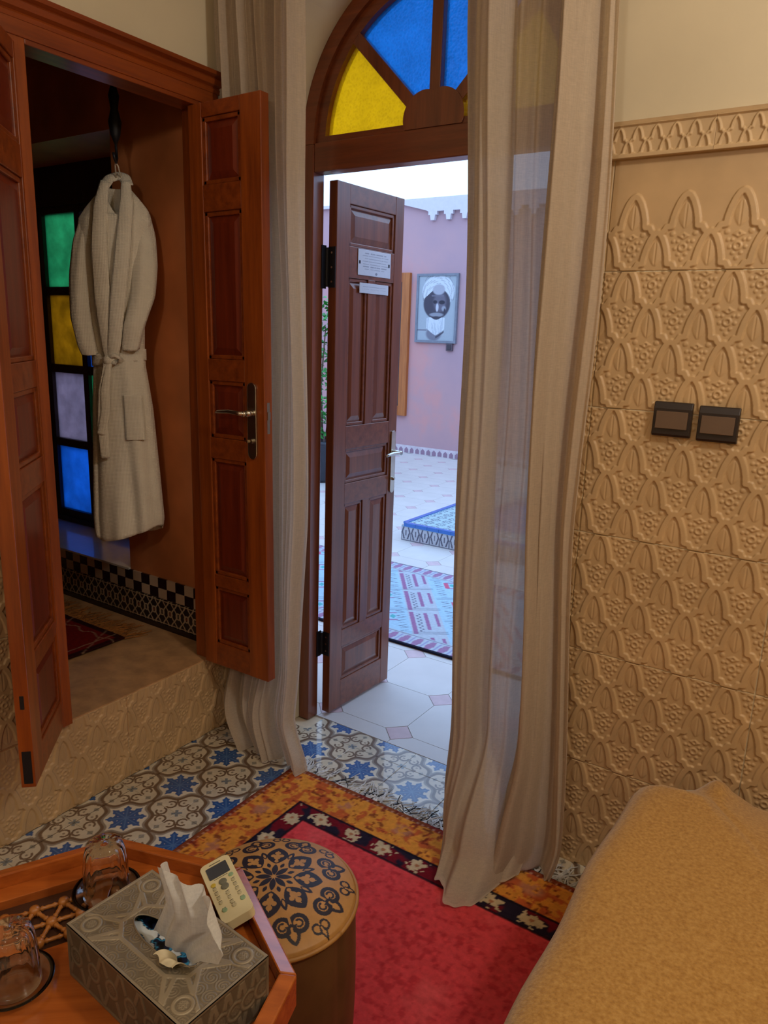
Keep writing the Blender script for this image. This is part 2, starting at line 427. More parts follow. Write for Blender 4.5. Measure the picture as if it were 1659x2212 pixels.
# ================================================================== arched entrance: frame, fanlight, two leaves
FY0, FY1 = 2.09, 2.15
fr = struct(bpy.data.objects.new('trim_2', None), 'arched red-brown wooden frame around the open entrance door', 'door frame'); COL.objects.link(fr)
ro, ri = 0.4955, 0.449
for s in (-1, 1):
    x0, x1 = sorted((DCX+s*ro, DCX+s*ri))
    obj('jamb', MB().box(x0, x1, FY0, FY1, 0, DCZ), M_DOOR, fr, bevel=0.003)
ring = [(a, b) for a, b in arc(DCX, DCZ, ro, 180, 0, 48)] + arc(DCX, DCZ, ri, 0, 180, 48)
def ringmesh(ro, ri, y0, y1, n=48):
    mb = MB(); v = []; f = []
    for i in range(n+1):
        a = math.pi*i/n
        for r_, y in ((ro, y0), (ri, y0), (ri, y1), (ro, y1)):
            v.append((DCX+r_*math.cos(a), y, DCZ+r_*math.sin(a)))
    for i in range(n):
        for k in range(4): f.append((4*i+k, 4*i+(k+1) % 4, 4*i+4+(k+1) % 4, 4*i+4+k))
    f += [(0, 1, 2, 3), tuple(4*n+k for k in (3, 2, 1, 0))]
    return mb.add(v, f)
obj('arch_ring', ringmesh(ro, ri, FY0, FY1), M_FRAMEX, fr)
obj('transom_rail', MB().box(DCX-ri, DCX+ri, FY0+0.004, FY1, 2.018, 2.108), M_FRAMEX, fr, bevel=0.003)

win = struct(bpy.data.objects.new('window_1', None), 'half-round fanlight of yellow and blue patterned glass above the door', 'window'); COL.objects.link(win)
obj('sash_ring', ringmesh(ri+0.001, 0.412, FY0+0.014, FY1-0.008), M_FRAMEX, win)
obj('bottom_rail', MB().box(DCX-ri+0.003, DCX+ri-0.003, FY0+0.0125, FY1-0.0065, 2.1075, 2.127), M_FRAMEX, win)
for a in (45, 90, 135):
    c, s = math.cos(R(a)), math.sin(R(a)); w = 0.019
    pts = [(DCX+0.08*c-w*s, DCZ+0.08*s+w*c), (DCX+0.416*c-w*s, DCZ+0.416*s+w*c), (DCX+0.416*c+w*s, DCZ+0.416*s-w*c), (DCX+0.08*c+w*s, DCZ+0.08*s-w*c)]
    obj('glazing_bar', MB().prism(pts, FY0+0.012, FY1-0.010), M_DOOR, win, bevel=0.003)
bp = []
for i in range(65):
    a = math.pi*i/64; r_ = 0.099+0.018*abs(math.sin(2*a))**0.8
    bp.append((DCX+r_*math.cos(a), 2.110+r_*math.sin(a)))
obj('sun_boss', MB().prism(bp, FY0+0.008, FY1-0.012), M_DOOR, win, bevel=0.002)

def stained(name, col, scale=120.0, trans=0.55, bstr=0.6, kind='voronoi', mottled=0.25):
    t = NT(name); c = t.coord()
    if kind == 'voronoi':
        vo = t.n('ShaderNodeTexVoronoi'); vo.inputs['Scale'].default_value = scale; t.l(c, vo.inputs['Vector']); h = vo.outputs['Distance']
    else:
        h = t.noise(scale, 4, c)
    col = tuple(x**0.5 for x in col); mottled *= 0.6
    cr = t.ramp(t.noise(11, 4, c), [(0.3, tuple(x*(1-mottled) for x in col)), (0.7, col)])
    mxp = t.n('ShaderNodeMix', data_type='RGBA', blend_type='MULTIPLY'); mxp.inputs[0].default_value = 1.0; t.l(cr, mxp.inputs[6])
    t.l(t.ramp(h, [(0.1, (0.86, 0.86, 0.86)), (0.6, (1.0, 1.0, 1.0))]), mxp.inputs[7]); cr = mxp.outputs[2]
    tl = t.n('ShaderNodeBsdfTranslucent'); tp = t.n('ShaderNodeBsdfTransparent'); gl = t.n('ShaderNodeBsdfGlossy'); gl.inputs['Roughness'].default_value = 0.12
    t.l(cr, tl.inputs[0]); t.l(cr, tp.inputs[0])
    b = t.n('ShaderNodeBump'); b.inputs['Strength'].default_value = bstr; b.inputs['Distance'].default_value = 0.004
    t.l(h, b.inputs['Height'])
    for nd in (tl, gl): t.l(b.outputs[0], nd.inputs['Normal'])
    m1 = t.n('ShaderNodeMixShader'); m1.inputs[0].default_value = trans; t.l(tl.outputs[0], m1.inputs[1]); t.l(tp.outputs[0], m1.inputs[2])
    m2 = t.n('ShaderNodeMixShader'); m2.inputs[0].default_value = 0.06; t.l(m1.outputs[0], m2.inputs[1]); t.l(gl.outputs[0], m2.inputs[2])
    t.l(m2.outputs[0], t.out.inputs['Surface']); return t.m
M_GYEL = stained('yellow_patterned_glass', (0.99, 0.45, 0.003)); M_GBLU = stained('blue_patterned_glass', (0.008, 0.175, 0.52))
for k, (a0, a1, m) in enumerate(((135, 180, M_GYEL), (90, 135, M_GBLU), (45, 90, M_GBLU), (0, 45, M_GYEL))):
    pts = arc(DCX, DCZ, 0.425, a0, a1, 14)+arc(DCX, DCZ, 0.085, a1, a0, 6)
    n = 15
    nr = 26; na = 34
    rr = np.linspace(0.085, 0.425, nr); aa = np.radians(np.linspace(a0, a1, na)); RR, AA = np.meshgrid(rr, aa)
    X, Z = DCX+RR*np.cos(AA), np.maximum(DCZ+RR*np.sin(AA), 2.108)
    Pq = np.stack([X, np.full_like(X, 2.126), Z], -1)
    link('pane', grid('pane', Pq), m, win, solid=0.004, label=('yellow' if m is M_GYEL else 'blue')+' patterned glass pane')

def leaf(root, w, h, th, rows, front, back=True, mf=None, mx=None, mp=None, stile=0.075, mull=0.045, inset=0.010):
    """panelled door leaf in local x (0..w), z (0..h), front face at y=0, thickness along +y; rows: (z0, z1, columns)"""
    obj('stile', MB().box(0, stile, 0, th, 0, h), mf, root, bevel=0.002); obj('stile', MB().box(w-front, w, 0, th, 0, h), mf, root, bevel=0.002)
    zz = [0]+[v for r_ in rows for v in r_[:2]]+[h]
    for a, b in zip(zz[0::2], zz[1::2]):
        obj('rail', MB().box(stile-0.001, w-front+0.001, 0.0006, th-0.0006, a, b), mx, root, bevel=0.002)
    for z0, z1, n in rows:
        xs = stile; xe = w-front; cw = (xe-xs-(n-1)*mull)/n
        for k in range(n):
            a = xs+k*(cw+mull); b = a+cw
            if k: obj('mullion', MB().box(a-mull, a, 0.001, th-0.001, z0-0.001, z1+0.001), mf, root, bevel=0.002)
            mb = MB()
            for (p0, p1, q0, q1) in ((a, b, z0, z0+inset), (a, b, z1-inset, z1), (a, a+inset, z0, z1), (b-inset, b, z0, z1)):
                mb.box(p0, p1, 0.005, th-0.005, q0, q1)
            obj('panel_moulding', mb, mx, root, bevel=0.003)
            pm = MB().frustum(a+inset, b-inset, z0+inset, z1-inset, 0.013, 0.006, min(0.022, cw*0.2)); pm.box(a+inset-0.002, b-inset+0.002, 0.0125, th-0.013, z0+inset-0.002, z1-inset+0.002)
            obj('panel', pm, mp, root)

def handle(root, x, z0, z1, zl, dirx, y, s, plate_w=0.030, lever=0.10):
    """long plate with a lever and key cylinder on face y (s = outward sign along y)"""
    pl = [(x+plate_w/2*c, zc+plate_w/2*sn) for zc, rng in ((z1-plate_w/2, range(0, 9)), (z0+plate_w/2, range(8, 17))) for c, sn in ((math.cos(math.pi*k/8), math.sin(math.pi*k/8)) for k in rng)]
    p = obj('handle_plate', MB().prism(pl, *sorted((y, y+s*0.007))), M_CHROME, root, bevel=0.002)
    mb = MB().lathe([(0.010, 0), (0.010, 0.02), (0.008, 0.03)], 16, (x, min(y, y+s*0.035)+0.0025, zl), 'y')
    mb.tube([(x, y+s*0.042, zl), (x+dirx*0.02, y+s*0.047, zl+0.001), (x+dirx*0.06, y+s*0.047, zl+0.004), (x+dirx*lever*0.9, y+s*0.045, zl), (x+dirx*lever, y+s*0.042, zl-0.004)], [0.007, 0.0075, 0.007, 0.006, 0.004], 12)
    mb.lathe([(0.009, -0.006), (0.009, 0.006)], 12, (x, y+s*0.042, zl), 'y')
    obj('lever', mb, M_CHROME, root, smooth=True)
    obj('key_turn', MB().lathe([(0.008, 0), (0.008, 0.008)], 14, (x, min(y+s*0.007, y+s*0.015), z0+0.06), 'y').box(x-0.002+dirx*0.004, x+0.002+dirx*0.012, *sorted((y+s*0.012, y+s*0.022)), z0+0.056, z0+0.064), M_CHROME, root)

ROWS = [(0.115, 0.262, 1), (0.332, 0.848, 2), (0.928, 1.060, 1), (1.148, 1.680, 2), (1.788, 1.927, 1)]
def entry_leaf(name, hx, hy, ang, mirror, label):
    # local +x runs from hinge to free edge; local -y is the room-side face when shut
    d = struct(bpy.data.objects.new(name, None), label, 'door'); COL.objects.link(d)
    d.location = (hx, hy, 0.012); d.rotation_euler = (0, 0, ang)
    if mirror: d.scale = (-1, 1, 1)
    leaf(d, 0.402, 1.993, 0.036, ROWS, 0.055, mf=M_DOOR, mx=M_DOORX, mp=M_DOOR, stile=0.072, mull=0.045, inset=0.013)
    handle(d, 0.402-0.026, 0.85, 1.108, 1.020, -1, 0.0, -1, 0.028, 0.10)
    handle(d, 0.402-0.026, 0.85, 1.108, 1.020, -1, 0.036, 1, 0.028, 0.10)
    for z0, z1 in ((0.245, 0.342), (1.641, 1.778)):
        mb = MB().box(-0.003, 0.0, 0.002, 0.034, z0, z1); mb.lathe([(0.0085, z0+0.003), (0.0085, z1-0.003)], 12, (-0.004, 0.040, 0)); mb.box(-0.030, -0.006, 0.0405, 0.0440, z0-0.004, z1+0.004)
        h = obj('hinge', mb, M_BLACK, d, label='black iron hinge')
        for k in range(3): obj('screw', MB().lathe([(0.004, 0), (0.003, 0.0015)], 8, (-0.0045, 0.018, z0+0.02+k*(z1-z0-0.04)/2), 'x'), M_CHROME, h)
    return d
d1 = entry_leaf('door_1', -1.653, 2.166, R(87.5), False, 'open red-brown panelled entrance door leaf with notices taped on it')
d2 = entry_leaf('door_2', DCX*2+1.653, 2.166, R(-87.5), True, 'open entrance door leaf behind the right-hand curtain')

# notices on the open leaf
def sheet(name, x0, x1, z0, z1, lines, label, pins=False):
    g1 = np.linspace(0, 1, 60); g2 = np.linspace(0, 1, 48); U, V = np.meshgrid(g1, g2)
    X = x0+(x1-x0)*U; Z = z0+(z1-z0)*V
    c = np.ones(U.shape+(3,))*np.array(srgb(222, 222, 230))
    for (v, a, b) in lines:
        c = mixc(c, srgb(150, 150, 165), ((np.abs(V-v) < 0.014) & (U > a) & (U < b) & (vnoise(U*40, V*3) > 0.28))*0.8)
    if pins:
        c = mixc(c, srgb(40, 40, 50), (((np.abs(U-0.05) < 0.018) | (np.abs(U-0.95) < 0.018)) & (np.abs(V-0.5) < 0.06))*1.0)
        c = mixc(c, srgb(120, 120, 140), ((np.hypot((U-0.55)*2, V-0.1) < 0.06))*0.8)
    Pq = np.stack([X, np.full_like(X, 0)-0.0012-0.001*np.sin(U*5), Z], -1)
    t = link(name, grid(name, Pq, c), M_NOTE, None, solid=0.0006)
    t.matrix_world = d1.matrix_basis.copy(); return tag(t, label, 'notice')
M_NOTE = vcol('printed_paper', 0.7, 0, var=0.02)
bpy.context.view_layer.update()
sheet('door_notice', 0.120, 0.322, 1.694, 1.784, [(0.86, 0.2, 0.85), (0.76, 0.12, 0.92), (0.66, 0.2, 0.9), (0.55, 0.12, 0.85), (0.45, 0.15, 0.92), (0.35, 0.12, 0.88), (0.25, 0.2, 0.8)], 'white printed notice with small lines taped to the open door', True)
sheet('door_notice', 0.132, 0.312, 1.632, 1.668, [(0.65, 0.1, 0.9), (0.4, 0.1, 0.9)], 'narrow white paper strip below the larger notice on the open door')

# ================================================================== bathroom doorway: moulded frame and two leaves
bf = struct(bpy.data.objects.new('trim_3', None), 'moulded brown wooden frame around the raised bathroom doorway', 'door frame'); COL.objects.link(bf)
obj('jamb', MB().box(XB-0.06, XB+0.024, OY1-0.010, OY1+0.035, SILL, OTOP+0.03), M_WOOD, bf, bevel=0.002)
obj('jamb', MB().box(XB-0.06, XB+0.024, OY0-0.040, OY0+0.012, SILL, OTOP+0.03), M_WOOD, bf, bevel=0.002)
obj('lintel', MB().box(XB-0.06, XB+0.024, OY0+0.012, OY1-0.010, OTOP-0.004, OTOP+0.052), M_WOODX, bf, bevel=0.002)
obj('lintel_board', MB().box(XB-0.004, XB+0.028, 0.62, OY1+0.065, OTOP+0.008, OTOP+0.056), M_WOODX, bf, bevel=0.002)
cz = OTOP+0.052
CP = [(XB-0.004, cz-0.006), (XB+0.030, cz-0.006), (XB+0.034, cz+0.004), (XB+0.030, cz+0.010), (XB+0.040, cz+0.016), (XB+0.046, cz+0.030), (XB+0.042, cz+0.034), (XB+0.056, cz+0.040), (XB+0.060, cz+0.050), (XB-0.004, cz+0.050)]
obj('cornice', MB().prism(CP, 0.55, 1.893, 'xz'), M_WOODX, bf)
BR = [(0.085, 0.300, 1), (0.345, 0.760, 1), (0.830, 1.020, 1), (1.090, 1.545, 1), (1.625, 1.820, 1)]
def bath_leaf(name, hx, hy, ang, mirror, w, label):
    d = struct(bpy.data.objects.new(name, None), label, 'door'); COL.objects.link(d)
    d.location = (hx, hy, SILL+0.008); d.rotation_euler = (0, 0, ang)
    if mirror: d.scale = (-1, 1, 1)
    leaf(d, w, 1.862, 0.036, BR, 0.085, mf=M_WOOD, mx=M_WOODX, mp=M_WOODP, stile=0.058, inset=0.014)
    return d
d3 = bath_leaf('door_3', -1.920, 1.768, R(0), False, 0.306, 'narrow brown panelled bathroom door leaf with a steel lever handle')
d3.rotation_euler = (0, R(-0.7), 0)      # the leaf sags a little on its hinges
handle(d3, 0.306-0.050, 0.775, 1.022, 0.925, -1, 0.0, -1, 0.038, 0.125)
obj('latch', MB().box(0.3058, 0.310, 0.011, 0.024, 0.905, 0.93), M_CHROME, d3); obj('latch_plate', MB().box(0.3056, 0.3066, 0.012, 0.024, 0.86, 0.96), M_CHROME, d3)
# left leaf swings out about 135 degrees, its lower bolt shows on the edge
d4 = bath_leaf('door_4', -1.948, 1.222, R(-46), False, 0.368, 'wide-open brown bathroom door leaf in front of the frame')
d4.scale = (1, -1, 1)
obj('edge_bolt', MB().box(0.367, 0.3695, 0.006, 0.028, 0.012, 0.105), M_BLACK, d4, label='dark metal bolt plate')
obj('edge_bolt', MB().box(0.3665, 0.3690, 0.012, 0.022, 0.225, 0.262), M_BLACK, d4)
# ================================================================== bathroom beyond the raised doorway
BY = 1.887
NX0, NX1 = -3.50, -2.484          # window niche
bfl = struct(obj('floor_bathroom', MB().box(-3.9, XB-0.0005, 0.2, BY, 0.15, SILL), plain('tan_stone_floor', srgb(196, 150, 104), 0.55, var=0.25, vs=14, bump=0.4, bs=50)), 'rough tan raised floor of the bathroom', 'floor')
mb = MB().box(NX1, XB-0.06, BY, 2.34, SILL-0.1, 2.6); mb.box(-3.9, NX0, BY, 2.34, SILL-0.1, 2.6)
mb.box(NX0, NX1, BY, 2.34, SILL-0.1, 0.520); mb.box(NX0, NX1, BY, 2.34, 2.19, 2.6)
wbt = struct(obj('wall_bathroom', mb, M_TADE), 'brown polished plaster bathroom wall with a tiled dado', 'wall')
struct(obj('wall_bathroom_far', MB().box(-4.05, -3.9, 0.05, 2.34, 0.15, 2.6), M_TADE), 'far brown bathroom wall', 'wall')
struct(obj('wall_bathroom_near', MB().box(-3.9, XB-0.06, 0.05, 0.2, 0.15, 2.6), M_TADE), 'near brown bathroom wall', 'wall')
struct(obj('ceiling_bathroom', MB().box(-4.05, XB-0.06, 0.05, 2.34, 2.6, 2.7), M_DARKCEIL), 'dark bathroom ceiling', 'ceiling')

# dado: dark foot strip, printed frieze tiles, two rows of checker tiles
M_BLK = plain('black_glazed_tile', srgb(30, 18, 20), 0.25, var=0.15, coat=0.3); M_WHT = plain('ivory_glazed_tile', srgb(196, 170, 142), 0.3, var=0.08, coat=0.3)
M_FRZ = vcol('printed_dado_tile', 0.35)
x_end, x_start = -3.52, XB-0.06
obj('foot_strip', MB().box(x_end, x_start, BY-0.009, BY+0.001, SILL, SILL+0.022), M_BLK, wbt)
def dado(u, v):
    c = np.ones(u.shape+(3,))*np.array(srgb(34, 24, 26)); line = srgb(196, 172, 140)
    s = 0.096; x = (u/s) % 1.0-0.5; z = v/0.104*2-1
    ax = np.abs(x)
    w1 = np.abs(ax-0.25-0.17*np.cos(np.pi*z)); w2 = np.abs(ax-0.25+0.17*np.cos(np.pi*z))
    c = mixc(c, line, ((w1 < 0.042) | (w2 < 0.042))*1.0)
    c = mixc(c, line, (np.abs(np.hypot(ax-0.5, z*0.55)-0.13) < 0.03)*1.0); c = mixc(c, line, (np.abs(np.hypot(ax, z*0.55)-0.13) < 0.03)*1.0)
    c = mixc(c, srgb(130, 60, 40), (np.hypot(ax, z*0.55) < 0.06)*1.0)
    c = mixc(c, line, (np.abs(np.abs(z)-0.90) < 0.035)*1.0)
    return c
gu = np.linspace(0.0008, 0.1912, 150); gv = np.linspace(0, 0.104, 84); U, V = np.meshgrid(gu, gv)
Pq = np.stack([U, np.zeros_like(U), V], -1); Pq = np.pad(Pq, ((1, 1), (1, 1), (0, 0)), mode='edge'); Pq[0, :, 1] = Pq[-1, :, 1] = 0.008; Pq[:, 0, 1] = Pq[:, -1, 1] = 0.008
dm = grid('dado_tile', Pq, np.pad(dado(U, V), ((1, 1), (1, 1), (0, 0)), mode='edge'), smooth=False); dm.materials.append(M_FRZ)
x = x_start
while x-0.192 > x_end:
    x -= 0.192; link('dado_tile', dm, parent=wbt, loc=(x, BY-0.009, SILL+0.024))
sqb = MB().box(0.0006, 0.0506, -0.008, 0.001, 0.0006, 0.0410).mesh('checker_tile'); sqw = sqb.copy(); sqb.materials.append(M_BLK); sqw.materials.append(M_WHT)
n = int((x_start-x_end)/0.0512)
for k in range(n):
    for j in range(2):
        link('checker_tile', sqw if (k+j) % 2 else sqb, parent=wbt, loc=(x_start-0.0512*(k+1), BY, SILL+0.132+0.0425*j))
obj('sill_ledge', MB().box(NX0-0.02, NX1+0.0, BY-0.010, 2.20, 0.516, 0.524), plain('glazed_white_sill', srgb(226, 222, 212), 0.18, var=0.05, coat=0.4), wbt)

# coloured window
wn = struct(bpy.data.objects.new('window_2', None), 'dark-framed bathroom window with green, amber, lilac and blue panes', 'window'); COL.objects.link(wn)
M_DKW = wood('dark_window_wood', srgb(40, 24, 18), srgb(64, 38, 26), 'z', 0.5, 0.1)
WY = 2.205
M_GGRN = stained('green_rippled_glass', (0.03, 0.42, 0.11), 40, 0.25, 0.9, 'noise', 0.55); M_GAMB = stained('amber_glass', (0.50, 0.18, 0.003), 30, 0.15, 0.5, 'noise', 0.75)
M_GLIL = stained('lilac_glass', (0.32, 0.22, 0.26), 25, 0.15, 0.4, 'noise', 0.45); M_GCOB = stained('cobalt_glass', (0.010, 0.15, 0.66), 25, 0.3, 0.4, 'noise', 0.5)
cols_x = ((-3.405, -3.156), (-3.118, -2.872), (-2.800, -2.552)); pz = [(0.585+0.3605*k, 0.585+0.3605*k+0.322) for k in range(4)]
obj('outer_frame', MB().box(NX0, -3.44, WY-0.03, WY+0.03, 0.524, 2.19).box(-2.52, NX1, WY-0.03, WY+0.03, 0.524, 2.19).box(-3.44, -2.52, WY-0.03, WY+0.03, 0.524, 0.548).box(-3.44, -2.52, WY-0.03, WY+0.03, 2.02, 2.19), M_DKW, wn)
for k, (a, b) in enumerate(((-3.44, -3.405), (-3.156, -3.118), (-2.872, -2.800), (-2.552, -2.52))):
    obj('stile', MB().box(a, b, WY-0.022, WY+0.018, 0.548, 2.02), M_DKW, wn, bevel=0.002)
for a, b in cols_x:
    zz = [0.548]+[v for p in pz for v in p]+[2.02]
    for z0, z1 in zip(zz[0::2], zz[1::2]):
        obj('glazing_bar', MB().box(a, b, WY-0.020, WY+0.016, z0, z1), M_DKW, wn, bevel=0.002)
for ci, (a, b) in enumerate(cols_x):
    for k, (z0, z1) in enumerate(pz):
        m, nm = ((M_GCOB, 'cobalt blue'), (M_GLIL, 'lilac'), (M_GAMB, 'amber'), (M_GGRN, 'green'))[(k+ci*2) % 4]
        obj('pane', MB().box(a-0.004, b+0.004, WY-0.003, WY+0.002, z0-0.004, z1+0.004), m, wn, label=nm+' glass pane')

# small red rug with a tawny fringe
rg = thing('bathroom_rug', 'small dark red rug with thin pale lines and tawny fringe on the bathroom floor', 'rug', (-2.315, 1.715, SILL))
gx = np.linspace(-1.0, 0, 160); gy = np.linspace(-0.75, 0, 130); U, V = np.meshgrid(gx, gy)
c = np.ones(U.shape+(3,))*np.array(srgb(134, 24, 18)); c = mixc(c, srgb(60, 20, 20), ((V > -0.025) | (U > -0.020) | (V < -0.725))*1.0)
c = mixc(c, srgb(190, 150, 120), ((np.abs(V+0.055+0.010*np.sin(U*60)) < 0.003) | (np.abs(U+0.05) < 0.0022) | (np.abs((U+V*0.6) % 0.22-0.11) < 0.003))*0.75)
link('pile', grid('pile', np.stack([U, V, 0.010+0.002*vnoise(U*60, V*60)], -1), c), vcol('red_pile', 0.95, 0.6, 500, 0.2, 90, spec=0.1), rg, solid=0.006)
mb = MB(); M_FRINGE = plain('tawny_wool', srgb(150, 92, 36), 0.9, var=0.3)
for k in range(260):
    x0 = -rnd.random()*0.75; L = 0.05+0.09*rnd.random(); a = R(90+rnd.uniform(-40, 30)); p = [(x0, 0.0, 0.006)]
    for q in range(3):
        a += rnd.uniform(-0.5, 0.5); p.append((p[-1][0]+L/3*math.cos(a), min(p[-1][1]+L/3*abs(math.sin(a)), 0.158), 0.003+0.006*rnd.random()))
    mb.tube(p, [0.0022, 0.002, 0.0018, 0.0012], 4)
obj('fringe', mb, M_FRINGE, rg, kind='stuff')

# ---- white waffle robe on an iron hook
RC = Vector((-2.28, 1.755, 0)); RU = Vector((0.76, 0.65, 0)).normalized(); ra = math.atan2(RU.y, RU.x)
hk = thing('robe_hook', 'dark iron hook hanging above the robe', 'hook', (RC.x, RC.y, 2.03), ra)
obj('rod', MB().tube([(0, 0.0, 0.572), (0, 0.0, 0.10)], 0.006, 10).lathe([(0.004, 0.06), (0.016, 0.09), (0.022, 0.13), (0.012, 0.17), (0.018, 0.21), (0.007, 0.25)], 16).lathe([(0.03, 0.562), (0.024, 0.572)], 16), M_BLACK, hk, smooth=True)
obj('hook', MB().tube([(0, 0.0, 0.10), (0.0, 0.0, 0.05), (0.004, -0.012, 0.015), (0.004, -0.028, 0.0), (0.002, -0.040, 0.010), (0, -0.043, 0.028)], 0.0045, 10), M_BLACK, hk, smooth=True)

def waffle():
    t = NT('white_waffle_cotton'); c = t.coord()
    w1 = t.n('ShaderNodeTexWave', bands_direction='Z'); w1.inputs['Scale'].default_value = 64; t.l(c, w1.inputs['Vector'])
    w2 = t.n('ShaderNodeTexWave', bands_direction='X'); w2.inputs['Scale'].default_value = 64; t.l(c, w2.inputs['Vector'])
    ad = t.n('ShaderNodeMath', operation='ADD'); t.l(w1.outputs['Fac'], ad.inputs[0]); t.l(w2.outputs['Fac'], ad.inputs[1])
    t.bump(ad.outputs[0], 0.4, 0.002); t.l(t.ramp(t.noise(6, 3, c), [(0.3, srgb(228, 214, 192)), (0.7, srgb(244, 232, 210))]), t.b.inputs['Base Color'])
    t.set(Roughness=0.9, Specular_IOR_Level=0.15, Sheen_Weight=0.2); return t.m
M_ROBE = waffle()
rb = thing('bathrobe', 'white waffle bathrobe with tied belt hanging in the bathroom', 'bathrobe', (RC.x, RC.y, 0), ra)
def interp(z, tab):
    zs = [t[0] for t in tab]; return [np.interp(z, zs, [t[k] for t in tab]) for k in range(1, len(tab[0]))]
tab = [(0.74, -0.135, 0.108, 0.060), (0.80, -0.137, 0.112, 0.062), (1.00, -0.128, 0.100, 0.058), (1.21, -0.118, 0.086, 0.052), (1.36, -0.108, 0.066, 0.042), (1.40, -0.108, 0.064, 0.040),
       (1.50, -0.118, 0.068, 0.048), (1.66, -0.136, 0.090, 0.052), (1.80, -0.138, 0.100, 0.046), (1.85, -0.130, 0.104, 0.042), (1.885, -0.106, 0.096, 0.036), (1.925, -0.072, 0.064, 0.030), (1.958, -0.044, 0.034, 0.024), (1.975, -0.030, 0.022, 0.018)]
zr = np.linspace(0.745, 1.955, 116); na = 96; th = np.linspace(0, 2*np.pi, na, endpoint=False)
Zg, Tg = np.meshgrid(zr, th, indexing='ij'); l, r_, dp = interp(Zg, tab)
cx = (l+r_)/2; hw = (r_-l)/2
fold = 1+0.16*np.sin(7*Tg+1.2*np.sin(3*Zg))*sst(1.85, 1.2, Zg)*0.9 + 0.09*np.sin(11*Tg+2.0)*sst(1.3, 0.8, Zg)
X = cx+hw*np.sign(np.cos(Tg))*np.abs(np.cos(Tg))**0.8*(1+0.02*np.sin(9*Tg)); Y = -dp*np.sign(np.sin(Tg))*np.abs(np.sin(Tg))**0.85*fold
Zb = Zg + sst(0.80, 0.745, Zg)*(0.020*np.sin(2*Tg+0.5)+0.012*np.cos(Tg))
nk = (np.sin(Tg) > 0)*np.exp(-((X-cx)/0.034)**2)*sst(1.84, 1.88, Zg); Zb = Zb-nk*(Zg-1.86)*0.9
# front opening: overlap step running down from the neck
fr_ = (np.sin(Tg) > 0.2); Y = Y-0.012*fr_*sst(-0.075, -0.035, X+0.02*np.sin(5*Zg))*sst(1.9, 1.85, Zg)
link('body', grid('body', np.stack([X, Y, Zb], -1), wrap=True), M_ROBE, rb, solid=0.005)
def ribbon(pts, widths, n=40, bulge=0.006, wdir=None):
    """flat band along a polyline in robe space, slightly domed"""
    pts = np.array(pts, float); s = np.linspace(0, 1, len(pts)); t = np.linspace(0, 1, n)
    C_ = np.stack([np.interp(t, s, pts[:, k]) for k in range(3)], -1); w = np.interp(t, s, widths)
    for _ in range(3): C_[1:-1] = (C_[:-2]+2*C_[1:-1]+C_[2:])/4
    T = np.gradient(C_, axis=0); T /= np.linalg.norm(T, axis=1)[:, None]
    nd = np.array([0, -1.0, 0]) if wdir is None else np.array(wdir, float)
    S = np.cross(T, nd); S /= np.linalg.norm(S, axis=1)[:, None]
    k = np.linspace(-1, 1, 9)
    P = C_[:, None, :]+S[:, None, :]*(k[None, :, None]*w[:, None, None])+nd[None, None, :]*(bulge*(1-k**2))[None, :, None]
    return P
def sleeve(pts, rad, name):
    pts = np.array(pts, float); s = np.linspace(0, 1, len(pts)); t = np.linspace(0, 1, 44)
    C_ = np.stack([np.interp(t, s, pts[:, k]) for k in range(3)], -1); rr = np.interp(t, s, rad)
    for _ in range(4): C_[1:-1] = (C_[:-2]+2*C_[1:-1]+C_[2:])/4
    a = np.linspace(0, 2*np.pi, 28, endpoint=False)
    wob = 1+0.06*np.sin(4*a[None, :]+5*t[:, None])+0.05*np.sin(7*a[None, :])
    P = C_[:, None, :]+np.stack([np.cos(a)[None, :]*rr[:, None]*wob, np.sin(a)[None, :]*rr[:, None]*0.85*wob, 0*a[None, :]*rr[:, None]+0.25*np.sin(a)[None, :]*rr[:, None]], -1)
    link(name, grid(name, P, wrap=True), M_ROBE, rb, solid=0.004)
sleeve([(0.070, 0.0, 1.875), (0.080, -0.012, 1.80), (0.082, -0.034, 1.70), (0.076, -0.052, 1.60), (0.046, -0.066, 1.50), (0.030, -0.058, 1.42)], [0.028, 0.036, 0.042, 0.042, 0.036, 0.028], 'sleeve')
sleeve([(-0.100, 0.0, 1.86), (-0.122, -0.012, 1.78), (-0.136, -0.024, 1.66), (-0.138, -0.034, 1.52), (-0.122, -0.040, 1.43), (-0.114, -0.038, 1.40)], [0.024, 0.030, 0.033, 0.034, 0.030, 0.026], 'sleeve')
link('lapel', grid('lapel', ribbon([(-0.038, -0.012, 1.972), (-0.050, -0.048, 1.89), (-0.056, -0.074, 1.75), (-0.052, -0.078, 1.58), (-0.044, -0.068, 1.44), (-0.040, -0.058, 1.37)], [0.014, 0.022, 0.026, 0.026, 0.022, 0.016])), M_ROBE, rb, solid=0.005)
link('lapel', grid('lapel', ribbon([(0.030, -0.012, 1.976), (0.036, -0.052, 1.89), (0.024, -0.082, 1.75), (0.000, -0.088, 1.58), (-0.020, -0.076, 1.44), (-0.034, -0.062, 1.37)], [0.014, 0.022, 0.025, 0.025, 0.022, 0.016])), M_ROBE, rb, solid=0.005)
link('collar', grid('collar', ribbon([(-0.042, -0.014, 1.955), (-0.030, 0.014, 1.985), (-0.002, 0.026, 1.998), (0.022, 0.014, 1.990), (0.036, -0.014, 1.960)], [0.018]*5, wdir=(0, -0.8, 0.6))), M_ROBE, rb, solid=0.004)
obj('hanger_loop', MB().tube([(-0.006, 0.010, 1.99), (-0.003, -0.012, 2.022), (0.002, -0.028, 2.033), (0.006, -0.012, 2.022), (0.010, 0.010, 1.99)], 0.0026, 8), M_ROBE, rb, smooth=True)
